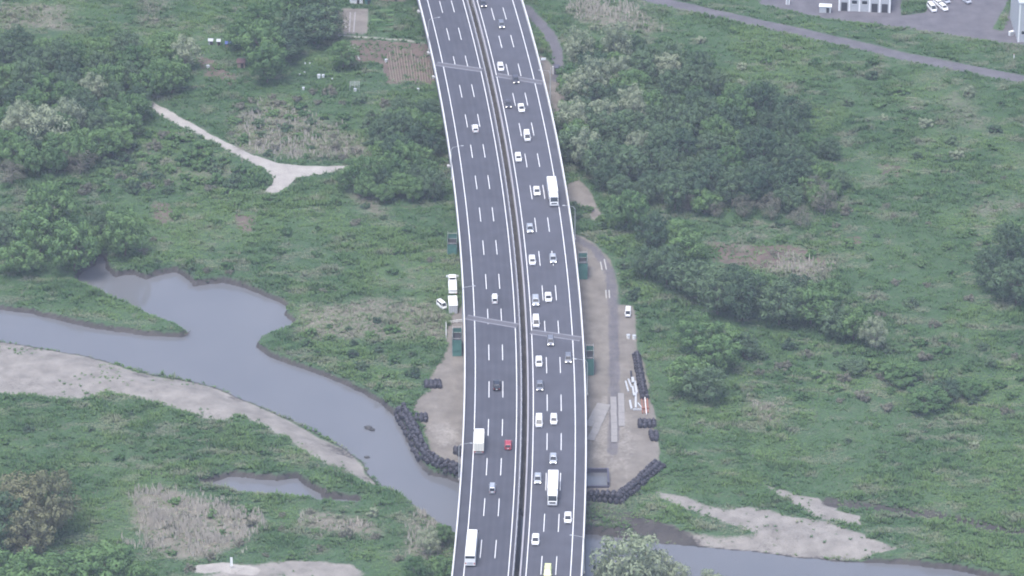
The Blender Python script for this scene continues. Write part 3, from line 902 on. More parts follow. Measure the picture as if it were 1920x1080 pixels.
# congested carriageway, coming towards the camera
Q = 'cars queuing on the congested carriageway'
WI = 'white car in the lane beside the median of the congested carriageway'
WM = 'white car in the middle lane of the congested carriageway'
for kind, pt, px, py, lab, cat, g in (
    ('sedan', 'paint_dark', 907.5, 15, 'dark car with lit headlights at the far end of the lane beside the median', 'car', None),
    ('hatch', 'paint_grey', 941.4, 54.7, 'dark grey car with lit headlights in the middle lane, second vehicle from the far end', 'car', None),
    ('hatch', 'paint_white', 940, 135, WI, 'car', Q),
    ('sedan', 'paint_dark', 968, 158, 'dark car with bright headlights just over the far expansion joint', 'car', None),
    ('sedan', 'paint_dark', 953.9, 204, 'dark car with lit headlights beside the median, abreast of a white car', 'car', None),
    ('sedan', 'paint_white', 978.6, 212, WM, 'car', Q),
    ('minivan', 'paint_white', 989.5, 266.5, 'white minivan in the middle lane, between two white cars', 'minivan', None),
    ('hatch', 'paint_white', 972.8, 305, WI, 'car', Q),
    ('sedan', 'paint_white', 1007.3, 368, 'white car with lit headlights driving right beside the far white truck', 'car', None),
    ('sedan', 'paint_silver', 994.2, 438, 'silver car beside the median, behind a white car and ahead of the far truck', 'car', None),
    ('hatch', 'paint_white', 998.6, 499, WI, 'car', Q),
    ('sedan', 'paint_silver', 1037.5, 495, 'silver car straddling a dashed line while changing lanes', 'car', None),
    ('suv', 'paint_silver', 1004.8, 575.6, 'silver car beside the median, abreast of a white car and behind a white minivan', 'car', None),
    ('sedan', 'paint_white', 1028.6, 568, WM, 'car', Q),
    ('minivan', 'paint_white', 1005.5, 615.5, 'white minivan beside the median at the near expansion joint', 'minivan', None),
    ('hatch', 'paint_grey', 1032.5, 650, 'grey car with lit headlights crossing the near expansion joint', 'car', None),
    ('hatch', 'paint_white', 1010.6, 689.7, WI, 'car', Q),
    ('hatch', 'paint_grey', 1065.6, 682.6, 'dark grey car alone in the lane by the right parapet', 'car', None),
    ('sedan', 'paint_grey', 1012.2, 734.5, 'grey car with lit headlights beside the median, between two white cars', 'car', None),
    ('minivan', 'paint_white', 1010.6, 803, 'white minivan beside the median, abreast of a white car with the middle lane to itself', 'minivan', None),
    ('hatch', 'paint_white', 1038.3, 798, WM, 'car', Q),
    ('sedan', 'paint_silver', 1037.2, 871.5, 'silver car in the middle lane just behind the near white truck', 'car', None),
    ('sedan', 'paint_silver', 1008, 909, 'pale silver car beside the median, abreast of the near white truck', 'car', None),
    ('sedan', 'paint_white', 1064.5, 983, 'white car hugging the edge line in the lane by the right parapet', 'car', None),
    ('sedan', 'paint_white', 1003.6, 1024, WI, 'car', Q),
    ('minivan', 'paint_lime', 1026.3, 1087, 'yellow-green minivan in the middle lane', 'minivan', None)):
    grp = g
    lit = 'lit' in lab or 'bright' in lab or pt in ('paint_silver', 'paint_grey')
    vehicle(kind, pt, px, py, COME, 'car' if cat == 'car' else 'minivan', lab, cat, grp, lit=lit)
vehicle('truck', 'paint_white', 1038.9, 388, COME, 'truck', 'large white box truck in the lane by the right parapet', 'truck', lit=False)
vehicle('truck', 'paint_white', 1035.6, 949.7, COME, 'truck', 'large white box truck in the middle lane between two silver cars', 'truck', lit=False)

# ================================================================== THE WORK SITES BESIDE THE PIERS
def gvehicle(kind, pt, px, py, heading, name, label, cat, toward=True, group=None):
    g = G(px, py)
    return vehicle(kind, pt, px, py, toward, name, label, cat, group, z=g.z, lit=False, heading=heading)
gvehicle('kei_van', 'paint_white', 1177, 596, R(-94), 'car', 'small white van parked at the edge of the right-hand work yard', 'van')
gvehicle('kei_van', 'paint_white', 834, 581, R(-60), 'car', 'small white van squeezed in beside the site office container', 'van')
# container office
def container(px, py, L, name, label, cat, ribs=True):
    p = G(px, py); h = R(93)
    root = empty(name, (p.x, p.y, p.z - .05), h)
    bm = bmesh.new(); add_box(bm, L / 2, 0, 1.25, L, 2.3, 2.4)
    from_bm('wall', bm, M['grey_panel'], root)
    bm = bmesh.new(); add_box(bm, L / 2, 0, 2.52, L + .15, 2.45, .12)
    rf = from_bm('roof', bm, M['white_panel'], root)
    for k in range(5):
        box_obj('roof_rib', M['grey_panel'], rf, L / 2, -1 + k * .5, 2.61, L, .07, .06)
    for k in range(5):
        box_obj('wall_rib', M['white_panel'], root, -.03, -1 + k * .5, 1.25, .05, .08, 2.3)
    d = box_obj('door', M['white_panel'], root, L * .3, 1.17, 1.1, .85, .05, 1.95)
    box_obj('door_handle', M['steel'], d, L * .3 + .3, 1.21, 1.1, .05, .04, .15)
    w = box_obj('window', M['glass'], root, L * .65, 1.165, 1.5, 1.4, .05, .8)
    box_obj('window_frame', M['steel'], w, L * .65, 1.17, 1.08, 1.5, .07, .06)
    tag(root, label, cat)
container(850, 588, 5.6, 'site_office', 'white-roofed site office container standing close under the left parapet', 'site office')
# flatbed truck with a load of panels, cab on the far side
p = G(849.5, 556); root = empty('flatbed_truck', (p.x, p.y, p.z), R(92))
tag(root, 'white flatbed truck loaded with pale panels behind the site office container', 'truck')
box_obj('chassis', M['trim'], root, 4.2, 0, .75, 8.2, .9, .3)
bed = box_obj('flatbed', M['white_panel'], root, 3.3, 0, 1.05, 6.6, 2.3, .18)
for k in range(4):
    box_obj('panel_load', M['white_panel'], bed, 3.2, -.84 + k * .56, 1.55, 6.0, .48, .8, bevel=.03)
bm = bmesh.new(); add_box(bm, 7.6, 0, 1.5, 1.7, 2.2, 1.9, bevel=.12)
cab = from_bm('cab', bm, M['white_panel'], root)
box_obj('rear_window', M['glass'], cab, 6.74, 0, 2.0, .04, 1.5, .5)
for sy in (-1, 1):
    box_obj('side_window', M['glass'], cab, 7.7, sy * 1.105, 1.95, .8, .04, .55)
    box_obj('mirror', M['white_panel'], cab, 8.35, sy * 1.45, 1.9, .25, .5, .5)
    box_obj('tail_light', M['tail'], root, -.06, sy * .9, .85, .08, .3, .16)
add_wheels(root, (7.4, 1.6), 1.15, .45, .3)

def scaffold(px, py, nx_, ny_, levels, label):
    p = G(px, py); root = empty('scaffold', (p.x, p.y, p.z), 0)
    tag(root, label, 'scaffold')
    w, d, hh = nx_, ny_, levels * 1.7
    for ix in (-w / 2, w / 2):
        for iy in np.linspace(0, d, 4):
            bm = bmesh.new(); add_tube(bm, (ix, iy, 0), (ix, iy, hh + .9), .06, seg=6)
            from_bm('post', bm, M['steel'], root)
    for k in range(levels + 1):
        z = .3 + k * 1.7
        bm = bmesh.new()
        for ix in (-w / 2, w / 2): add_tube(bm, (ix, 0, z), (ix, d, z), .05, seg=6)
        for iy in (0, d): add_tube(bm, (-w / 2, iy, z), (w / 2, iy, z), .05, seg=6)
        from_bm('ledger', bm, M['steel'], root)
        if 0 < k < levels: box_obj('deck_board', M['trim'], root, 0, d / 2, z - .1, w * .8, d * .96, .06)
    for ix in (-w / 2 - .09, w / 2 + .09):
        for k in range(3):
            # netting sags a little between the posts
            y0, y1 = d * k / 3 + .02, d * (k + 1) / 3 - .02
            bm = bmesh.new()
            bmesh.ops.create_grid(bm, x_segments=4, y_segments=5, size=.5, matrix=Matrix.Translation((ix, (y0 + y1) / 2, hh / 2)) @ Matrix.Rotation(R(90), 4, 'Y') @ Matrix.Diagonal((hh * .97, y1 - y0, 1, 1)))
            for v in bm.verts: v.co.x += random.uniform(-.06, .06)
            from_bm('net_panel', bm, M['net'], root)
    for iy in (-.09, d + .09):
        bm = bmesh.new()
        bmesh.ops.create_grid(bm, x_segments=4, y_segments=5, size=.5, matrix=Matrix.Translation((0, iy, hh / 2)) @ Matrix.Rotation(R(90), 4, 'X') @ Matrix.Diagonal((w, hh * .97, 1, 1)))
        for v in bm.verts: v.co.y += random.uniform(-.06, .06)
        from_bm('net_panel', bm, M['net'], root)
scaffold(857, 668, 2.4, 6.5, 3, 'green-netted scaffold standing in the left work yard under the parapet')
scaffold(848, 478, 2.6, 6.0, 2, 'green-netted scaffold half hidden in weeds beyond the flatbed truck')
scaffold(1106, 704, 2.0, 7.0, 3, 'green-netted scaffold tower against the right parapet opposite the black bag row')
scaffold(1093, 524, 2.4, 6.0, 3, 'green-netted scaffold where the dirt track passes under the right parapet')
# low white fence in the left yard
for (a, b, lab) in (((836, 608), (867, 604), 'short white rail fence across the left work yard below the container'), ((836.5, 610), (836.5, 634), 'white rail fence along the outer edge of the left work yard')):
    pa, pb = G(*a), G(*b)
    root = empty('fence', pa); tag(root, lab, 'fence')
    d = pb - pa; n_ = max(3, int(d.length / 2))
    for k in range(n_ + 1):
        q = d * (k / n_)
        box_obj('post', M['white_panel'], root, q.x, q.y, .45, .12, .12, 1.1)
    for z in (.4, .85):
        bm = bmesh.new(); add_tube(bm, (0, 0, z), (d.x, d.y, d.z + z), .08, seg=6)
        from_bm('rail', bm, M['white_panel'], root)
# ---- black bags
def bag_mesh(k):
    rr = random.Random(40 + k)
    bm = bmesh.new()
    rings = []
    for z, r in ((0, .42), (.12, .53), (.5, .56), (.85, .50), (1.0, .30), (1.1, .10), (1.24, .16)):
        rings.append([(r * math.cos(a) * (1 + rr.uniform(-.2, .2)), r * math.sin(a) * (1 + rr.uniform(-.2, .2)), z + rr.uniform(-.09, .09)) for a in [i * math.pi / 4 for i in range(8)]])
    add_loft(bm, rings)
    bmesh.ops.recalc_face_normals(bm, faces=bm.faces)
    me = bpy.data.meshes.new('sandbag'); bm.to_mesh(me); bm.free()
    me.materials.append(M['bag']); me.materials.append(M['bag_tie'])
    for f in me.polygons:
        if f.center.z > 1.02: f.material_index = 1
    return me
BAGS = [bag_mesh(k) for k in range(5)]
def bag(x, y, z, label, group, s=1.22):
    o = bpy.data.objects.new('sandbag', random.choice(BAGS)); col.objects.link(o)
    o.location = (x, y, z); o.rotation_euler = (random.uniform(-.12, .12), random.uniform(-.12, .12), random.uniform(0, 6.3))
    o.scale = (s * random.uniform(.92, 1.08), s * random.uniform(.92, 1.08), s * random.uniform(.85, 1.05))
    tag(o, label, 'sandbag', group)
def bag_row(pts, tiers, label, group, step=1.42, jitter=.14, base=None):
    """pts: pixel polyline on the ground; tiers: (sideways offset, height) of each row of bags"""
    w = np.array([G(*q)[:2] for q in pts])
    sg = np.linalg.norm(np.diff(w, axis=0), axis=1); cum = np.concatenate([[0], np.cumsum(sg)])
    for off, z in tiers:
        for s in np.arange(.3 + (.5 if z > .5 else 0), cum[-1], step):
            x = np.interp(s, cum, w[:, 0]); y = np.interp(s, cum, w[:, 1])
            x2 = np.interp(s + .2, cum, w[:, 0]) - np.interp(s - .2, cum, w[:, 0]); y2 = np.interp(s + .2, cum, w[:, 1]) - np.interp(s - .2, cum, w[:, 1])
            L_ = math.hypot(x2, y2) + 1e-6
            bx, by = x + off * y2 / L_ + random.uniform(-jitter, jitter), y - off * x2 / L_ + random.uniform(-jitter, jitter)
            bag(bx, by, max(float(gz(bx, by)), WATER - .15) + z - .05 if base is None else base + z, label, group)
bag_row([(1101, 938), (1164, 944), (1200, 915), (1244, 876)], ((0, 0), (-1.2, .1), (-2.3, .2), (-.6, 1.1), (-1.7, 1.2)), 'black sandbag in the angled flood wall at the foot of the right work yard', 'flood wall of the right yard')
bag_row([(744, 776), (762, 800), (776, 832), (790, 864), (812, 882), (868, 892)], ((-.7, 0), (.5, 0), (-1.9, 0), (-1.3, 1.0), (-.1, .95)), 'black sandbag in the curved riverside wall round the left work yard', 'riverside wall of the left yard', jitter=.3)
bag_row([(1193, 668), (1199, 700), (1208, 748)], ((-.55, 0), (.55, 0), (0, .9)), 'black sandbag in the long double row along the edge of the right yard', 'long row in the right yard', jitter=.06)
for (cx, cy, n1, n2, lab) in ((812, 727, 4, 3, 'left yard, in the round heap at the edge of the weeds'), (789, 790, 3, 3, 'left yard, in the small heap just behind the riverside wall'), (1213, 801, 4, 3, 'right yard, in the heap beyond the orange beams'), (1226, 826, 2, 4, 'right yard, in the short block above the flood wall')):
    c = G(cx, cy)
    for i in range(n1):
        for j in range(n2):
            bx, by = c.x + (i - (n1 - 1) / 2) * 1.15 + random.uniform(-.15, .15), c.y + j * 1.2 + random.uniform(-.1, .1)
            bag(bx, by, float(gz(bx, by)), 'black sandbag on the ' + lab, 'heap ' + lab)
c = G(857, 858)
for i in range(3):
    for j in range(5):
        if i + j < 2: continue
        bx, by = c.x + i * .95 - .4, c.y + j * .95
        bag(bx, by, float(gz(bx, by)), 'black sandbag in the heap tucked under the left parapet by a lamp', 'heap under the left parapet')
# sump pit in the right yard
c = G(1118, 914)
root = empty('sump_pit', (c.x, c.y, c.z)); tag(root, 'shallow walled sump with grey water beside the right parapet', 'sump')
for nm, a in (('wall', (0, 7.2, .7, 6.4, .5, 1.5)), ('wall', (3.1, 3.6, .7, .5, 6.7, 1.5)), ('wall', (-3.1, 3.6, .7, .5, 6.7, 1.5)), ('wall', (0, 0, .25, 6.4, .5, .6))):
    bm = bmesh.new(); add_box(bm, *a); from_bm(nm, bm, M['girder'], root)
bm = bmesh.new(); add_box(bm, 0, 3.6, .2, 5.7, 6.6, .3); from_bm('water_surface', bm, M['water'], root)
# stacked white steel members and orange beams
def bar_stack(name, label, cat, mat, bars):
    c = G(*bars[0][:2]); root = empty(name, c); tag(root, label, cat)
    for (x0, y0, x1, y1, z, wd) in bars:
        a, b = G(x0, y0) - c, G(x1, y1) - c
        d = b - a; mid = (a + b) / 2
        box_obj('beam', M[mat], root, mid.x, mid.y, mid.z + z + .2, d.length, wd, .34, math.atan2(d.y, d.x))
bar_stack('steel_beam_stack', 'pale grey steel beams stacked beside the long black bag row', 'steel beams', 'grey_panel',
    [(1184, 768, 1181, 752, 0, .5), (1192, 766, 1192, 738, 0, .5), (1189, 745, 1186, 728, .35, .5), (1194, 738, 1190, 716, 0, .6), (1184, 728, 1178, 712, 0, .4), (1178, 735, 1173, 716, 0, .4), (1187, 720, 1186, 711, .35, .7), (1203, 769, 1187, 769, 0, .35), (1204, 767, 1196, 757, 0, .35)])
bar_stack('black_pipe', 'black pipe lying at the far end of the pale grey steel beams', 'pipe', 'bag', [(1184, 711, 1183, 697, 0, .5)])
bar_stack('orange_beams', 'orange primed steel beams lying below the long black bag row', 'steel beams', 'orange',
    [(1205, 776, 1203, 748, 0, .3), (1210, 776, 1208, 748, 0, .25), (1215, 774, 1213, 747, 0, .45), (1203, 769, 1217, 768, .36, .35)])
bar_stack('pale_pipes', 'pale steel pipes leaning among the orange beams', 'pipes', 'white_panel', [(1212, 780, 1209, 747, .36, .2)])
for (x, y, lab) in ((1178, 634, 'white drum at the edge of the right yard, left of its twin'), (1189, 635, 'white drum at the edge of the right yard next to the fence line')):
    c = G(x, y); root = empty('drum', c); tag(root, lab, 'drum')
    bm = bmesh.new(); add_tube(bm, (0, 0, 0), (0, 0, 1.0), .5, .5, 14); from_bm('barrel', bm, M['white_panel'], root)
    bm = bmesh.new(); add_tube(bm, (0, 0, 1.0), (0, 0, 1.05), .53, .53, 14); from_bm('lid', bm, M['grey_panel'], root)
# steel road plates
for (x0, y0, x1, y1, wd, lab) in ((1103, 800, 1127, 757, 2.0, 'pale steel road plate slanting out from under the right parapet'), (1107, 826, 1138, 759, 2.0, 'longer pale steel road plate beside the first slanting plate'), (1152, 830, 1150, 745, 1.6, 'pale steel road plate laid straight along the wheel track'), (1166, 800, 1164, 738, 1.6, 'pale steel road plate nearest the pale grey steel beams')):
    a, b = G(x0, y0), G(x1, y1); d = b - a; mid = (a + b) / 2
    root = empty('road_plate', mid, math.atan2(d.y, d.x)); tag(root, lab, 'steel plate')
    k = max(2, int(d.length / 3))
    for i in range(k):
        box_obj('plate', M['plate_steel'], root, -d.length / 2 + (i + .5) * d.length / k, random.uniform(-.05, .05), .18, d.length / k - .08, wd, .06)
# pale painted markers on the dirt track
for (x0, y0, x1, y1, nm) in ((1126, 492, 1129, 507, 'bend'), (1133, 487, 1137, 506, 'bend'), (1136, 545, 1137, 560, 'straight'), (1142, 545, 1143, 560, 'straight')):
    a, b = G(x0, y0), G(x1, y1); d = b - a; mid = (a + b) / 2
    o = box_obj('kerb_block', M['concrete'], None, 0, 0, .12, d.length, .35, .28, bevel=.04)
    o.location = mid; o.rotation_euler = (0, 0, math.atan2(d.y, d.x))
    tag(o, 'pale concrete kerb block on the dirt track, on its ' + nm, 'kerb block', 'kerb blocks on the track ' + nm)
# dark steel box at the underpass by the top right track
c = G(1045, 140); root = empty('culvert_gate', c); tag(root, 'dark steel gate box at the end of the curved track beside the wood', 'gate')
box_obj('frame', M['girder'], root, 0, 1.2, 1.1, 1.7, 2.4, 2.2)
box_obj('post', M['white_panel'], root, -1.3, 0.5, 1.2, .35, .35, 2.6)
box_obj('post', M['grey_panel'], root, -2.0, 0.8, .9, .25, .25, 1.9)
# fishing boat like snag and stones in the river
def stone(px, py, s, label):
    bm = bmesh.new(); bmesh.ops.create_icosphere(bm, subdivisions=2, radius=1)
    rr = random.Random(int(px))
    for v in bm.verts:
        f = 1 + rr.uniform(-.25, .25); v.co = Vector((v.co.x * s * 1.4 * f, v.co.y * s * f, v.co.z * s * .55 * f))
    o = from_bm('rock', bm, M['rock']); p = P(px, py, WATER); o.location = (p.x, p.y, WATER + .25)
    tag(o, label, 'rock')
stone(691, 803, .8, 'dark rock standing alone in mid river')
stone(698, 807, .55, 'small dark rock touching the lone rock in mid river')
stone(688, 858, .5, 'small rock off the tip of the gravel bar')
root = empty('driftwood', P(348, 630, WATER)); tag(root, 'dark driftwood snag caught on the tip of the grassy spit', 'driftwood')
for i, (a, b) in enumerate((((-2.5, 0, .2), (1.2, .5, .5)), ((-.5, .1, .3), (.9, -1.2, .9)), ((0, .3, .3), (1.3, 1.6, .8)))):
    bm = bmesh.new(); add_tube(bm, a, b, .16, .08, 6); from_bm('branch', bm, M['bark'], root)
# banner by the track at the lower left
c = G(432, 1066); root = empty('banner', c); tag(root, 'narrow white banner on a pole beside the lower gravel track', 'banner')
bm = bmesh.new(); add_tube(bm, (0, 0, 0), (0, 0, 3.4), .04, seg=6); from_bm('pole', bm, M['steel'], root)
bm = bmesh.new(); add_box(bm, .32, 0, 2.0, .6, .04, 2.5); from_bm('cloth', bm, M['white_panel'], root)

# ================================================================== ALLOTMENT AND FAR BUILDINGS
for (x, y, s, lab) in ((572, 120, .5, 'white bucket on the grass left of the allotment'), (581, 120, .5, 'white bucket beside another on the allotment grass'), (598, 146, 1.1, 'white bag heap on the allotment grass'), (606, 145, .9, 'white crate beside the white bag heap'), (623, 150, .6, 'white tub beyond the white bag heap'), (569, 168, .8, 'white tank standing in the weeds below the allotment'), (724, 116, .9, 'white round cover on the dark soil rows'), (666, 171, .9, 'pale crate under the trellis below the allotment'), (784, 170, .8, 'white sack on the grass below the striped plot'), (390, 128, 1.0, 'white sheet on bare earth at the left plots'), (562, 141, .5, 'small white pot left of the white bag heap'), (571, 138, .6, 'white pot on the pale grass by the allotment')):
    c = G(x, y); root = empty('container', c); tag(root, lab, 'container')
    bm = bmesh.new(); add_tube(bm, (0, 0, 0), (0, 0, s * .9), s * .42, s * .5, 10); from_bm('tub', bm, M['white_panel'], root)
    bm = bmesh.new(); add_tube(bm, (0, 0, s * .9), (0, 0, s * .97), s * .54, s * .54, 10); from_bm('rim', bm, M['grey_panel'], root)
# bean rows and mulch rows
root = empty('allotment_rows', G(765, 150)); tag(root, 'striped straw mulched rows in the brown allotment plot', 'crop rows')
o0 = root.location.copy()
for k in range(17):
    f = k / 16
    a, b = G(735 + f * 78, 157) - o0, G(722 + f * 84, 82 + f * 6) - o0
    d = b - a; mid = (a + b) / 2
    lo, hi = random.uniform(0, .1), random.uniform(.55, .95)
    q = a + d * (lo + hi) / 2
    box_obj('row', M['straw'], root, q.x, q.y, q.z + .1, d.length * (hi - lo), .26, .16, math.atan2(d.y, d.x), bevel=.06)
root = empty('vegetable_beds', G(715, 55)); tag(root, 'green vegetable beds above the allotment path', 'vegetable beds')
o0 = root.location.copy()
for k in range(5):
    a, b = G(696, 20 + k * 9) - o0, G(738, 21 + k * 9) - o0
    d = b - a; mid = (a + b) / 2
    box_obj('bed', M['leaf_mid'], root, mid.x, mid.y, mid.z + .15, d.length, 1.3, .35, math.atan2(d.y, d.x), bevel=.1)
root = empty('plank_stack', G(660, 110)); tag(root, 'long pale planks lying beside the allotment soil', 'planks')
o0 = root.location.copy()
for (x0, y0, x1, y1) in ((660, 114, 650, 78), (667, 114, 655, 78), (674, 113, 662, 84), (655, 62, 657, 24), (663, 62, 666, 24), (650, 54, 645, 40)):
    a, b = G(x0, y0) - o0, G(x1, y1) - o0; d = b - a; mid = (a + b) / 2
    box_obj('plank', M['plate_steel'], root, mid.x, mid.y, mid.z + .15, d.length, .45, .12, math.atan2(d.y, d.x))
def shed(px, py, w, d, h, wallm, roofm, label, rz=0.0):
    c = G(px, py); root = empty('shed', c, rz); tag(root, label, 'shed')
    box_obj('wall', M[wallm], root, 0, d / 2, h / 2, w, d, h)
    bm = bmesh.new()
    add_loft(bm, [[(-w / 2 - .2, -.2, h), (w / 2 + .2, -.2, h), (w / 2 + .2, -.2, h + .1), (-w / 2 - .2, -.2, h + .1)], [(-w / 2 - .2, d + .2, h + .4), (w / 2 + .2, d + .2, h + .4), (w / 2 + .2, d + .2, h + .5), (-w / 2 - .2, d + .2, h + .5)]])
    from_bm('roof', bm, M[roofm], root)
    box_obj('door', M['trim'], root, w * .15, -.03, h * .42, .8, .05, h * .8)
shed(452, 128, 2.2, 2.0, 1.8, 'wood', 'rust', 'small brown shed with a dark roof by the big trees')
shed(430, 90, 2.2, 1.2, 1.3, 'wood', 'blue_tarp', 'wooden lean-to with a blue cover at the left plots')
shed(395, 84, 1.2, .8, 1.2, 'grey_panel', 'grey_panel', 'small grey lean-to at the left plots')
shed(410, 86, .9, .8, 1.4, 'wood', 'grey_panel', 'narrow brown cupboard shed beside the small grey lean-to')
shed(668, 8, 4.0, 2.0, 1.8, 'white_panel', 'roof_metal', 'white plastic-walled shed above the allotment plots')
shed(690, 9, 1.8, 1.6, 1.8, 'net', 'blue_tarp', 'shed with green sides and a blue cover next to the white-walled shed')
shed(735, 3, 8.0, 3.0, 1.9, 'wood', 'rust', 'long low shed with a rusty red roof above the vegetable beds')
# trellis below the allotment
root = empty('trellis', G(665, 172)); tag(root, 'grey pipe trellis in the weeds below the allotment', 'trellis')
for i in range(3):
    for j in range(2):
        bm = bmesh.new(); add_tube(bm, (i * 1.4 - 1.4, j * 3, 0), (i * 1.4 - 1.4, j * 3, 2.0), .05, seg=6); from_bm('post', bm, M['steel'], root)
for j in range(5):
    bm = bmesh.new(); add_tube(bm, (-1.5, j * .75, 2.0), (1.5, j * .75, 2.0), .045, seg=6); from_bm('bar', bm, M['steel'], root)
# buildings across the embankment road
def building(px, py, w, d, h, rz, label, bays, wallm='white_panel', doors=()):
    c = G(px, py); root = empty('building', (c.x, c.y, c.z - .1), rz); tag(root, label, 'building')
    box_obj('wall', M['grey_panel'], root, w / 2, d / 2, h / 2, w, d, h)
    rf = box_obj('roof', M['roof_metal'], root, w / 2, d / 2, h + .14, w + .5, d + .5, .26)
    for k in range(bays + 1):
        box_obj('pilaster', M[wallm], root, .2 + k * (w - .4) / bays, -.06, h / 2 - .1, .5, .12, h - .2)
    bw = (w - .4) / bays
    for k in range(bays):
        x = .2 + (k + .5) * bw
        if k in doors:
            box_obj('shutter_door', M['trim'], root, x, -.03, 1.5, bw * .6, .08, 3.0)
        else:
            wd = box_obj('window', M['glass'], root, x, -.03, 3.2, bw * .5, .08, 1.1)
            box_obj('sill', M['white_panel'], wd, x, -.08, 2.6, bw * .55, .16, .1)
    for k in range(4):
        wd = box_obj('window', M['glass'], root, w + .02, d * (k + .5) / 4, 3.2, .08, d / 4 * .5, 1.3)
        box_obj('sill', M['white_panel'], wd, w + .06, d * (k + .5) / 4, 2.5, .16, d / 4 * .55, .1)
building(1572, 20, 16.0, 14.0, 6.5, R(-6), 'pale grey warehouse with dark shutter doors across the embankment road', 5, doors=(0, 3, 4))
building(1908, 79, 14.0, 18.0, 13.0, R(2), 'tall white building standing at the edge of the paved lot', 4, doors=(1,))
c = G(1547, 24); root = empty('storage_unit', c, R(-6)); tag(root, 'low white storage unit in front of the warehouse', 'storage unit')
box_obj('body', M['grey_panel'], root, 0, 1, 1.0, 3.6, 2.0, 2.0); box_obj('roof', M['white_panel'], root, 0, 1, 2.06, 3.9, 2.3, .12); box_obj('door', M['trim'], root, .8, -.02, .9, .9, .05, 1.7)
c = G(1477, 9); root = empty('storage_unit', c, R(-6)); tag(root, 'narrow white kiosk standing alone on the paved lot', 'kiosk')
box_obj('body', M['white_panel'], root, 0, .6, 1.2, 1.2, 1.2, 2.4); box_obj('roof', M['roof_metal'], root, 0, .6, 2.46, 1.4, 1.4, .12); box_obj('door', M['grey_panel'], root, 0, -.02, 1.0, .7, .05, 1.8)
for k, (x, y, kd, pt, lab) in enumerate(((1752, 24, 'minivan', 'paint_white', 'white minivan parked at the near end of the row by the grass island'), (1764, 14, 'hatch', 'paint_white', 'white hatchback parked behind the white minivan by the grass island'), (1774, 22, 'hatch', 'paint_white', 'white hatchback parked on the lot beside the white minivan'), (1778, 8, 'sedan', 'paint_silver', 'silver car parked in the row by the grass island'), (1818, 8, 'hatch', 'paint_silver', 'silver hatchback parked alone in the middle of the paved lot'), (1788, 0, 'sedan', 'paint_white', 'white car parked furthest along the row by the grass island'))):
    gvehicle(kd, pt, x, y, R(-75 + 4 * k), 'car', lab, 'car')
c = G(1896, 66); root = empty('utility_box', c, R(30)); tag(root, 'pale utility cabinet on the lot near the tall white building', 'cabinet')
box_obj('case', M['white_panel'], root, 0, 0, .7, 1.6, .8, 1.4, bevel=.05); box_obj('door', M['grey_panel'], root, 0, -.41, .7, 1.3, .03, 1.1)
c = G(1901, 109); root = empty('marker_post', c); tag(root, 'white marker post on the verge below the tall white building', 'post')
box_obj('post', M['white_panel'], root, 0, 0, .6, .25, .25, 1.3); box_obj('cap', M['paint_red'], root, 0, 0, 1.3, .28, .28, .12)
for o in list(PROTO.values()):
    for c_ in [o] + [k for ch in children_of(o) for k in [ch] + children_of(ch)]:
        bpy.data.objects.remove(c_, do_unlink=True)

# ================================================================== TREES AND SHRUBS
def crown_mesh(seed, n_clump, n_leaf, leaf, shape, mat, trunk_h, ragged=0.25):
    """unit crown: about 1 wide; clumps of small leaf faces through the crown's volume. Returns leaf mesh and clump centres"""
    r = np.random.default_rng(seed)
    C, Rc = [], []
    rx, rz, zc = shape
    tries = 0
    while len(C) < n_clump and tries < 9000:
        tries += 1
        d = r.normal(size=3); d /= np.linalg.norm(d)
        rad = r.uniform(0.2, 1.0) ** 0.4
        lob = 1 + ragged * math.sin(3 * math.atan2(d[1], d[0]) + seed) * .6 + r.uniform(-ragged, ragged) * .5
        p = np.array((d[0] * rx * rad * lob, d[1] * rx * rad * lob, zc + d[2] * rz * rad * (1 + r.uniform(-.15, .15))))
        if p[2] < trunk_h * .8: continue
        rc = r.uniform(.085, .175)
        if C and min(np.linalg.norm(p - q) / (rc + q_) for q, q_ in zip(C, Rc)) < .78: continue
        C.append(p); Rc.append(rc)
    V, Tn = [], []
    for c, rc in zip(C, Rc):
        k = int(n_leaf * (rc / .12) ** 2)
        d = r.normal(size=(k, 3)); d[:, 2] += .30; d /= np.linalg.norm(d, axis=1)[:, None]
        lump = 1 + .22 * np.sin(d[:, 0:1] * 5 + c[0] * 40) * np.sin(d[:, 1:2] * 5 + c[1] * 40)
        p = c + d * (rc * r.uniform(.80, 1.06, (k, 1)) * lump) * np.array((1, 1, .85))
        nrm = d + r.normal(size=(k, 3)) * .28; nrm /= np.linalg.norm(nrm, axis=1)[:, None]
        t = np.cross(nrm, r.normal(size=(k, 3))); t /= np.linalg.norm(t, axis=1)[:, None]
        b = np.cross(nrm, t)
        s = leaf * r.uniform(.6, 1.35, (k, 1))
        V.append(np.stack([p - t * s, p + b * s * .62, p + t * s, p - b * s * .62], 1).reshape(-1, 3))
        Tn.append(np.repeat(np.clip(r.normal(.5, .22) + r.normal(0, .12, k), 0, 1), 4))
    V = np.concatenate(V)
    Fc = np.arange(len(V)).reshape(-1, 4)
    return V, Fc, (np.array(C), np.concatenate(Tn))
def mesh_arrays(name, V, Fc, mat, tone):
    o = arrays_mesh(name, V, Fc, mat, None, {'tone': tone})
    me = o.data
    bpy.data.objects.remove(o)
    return me
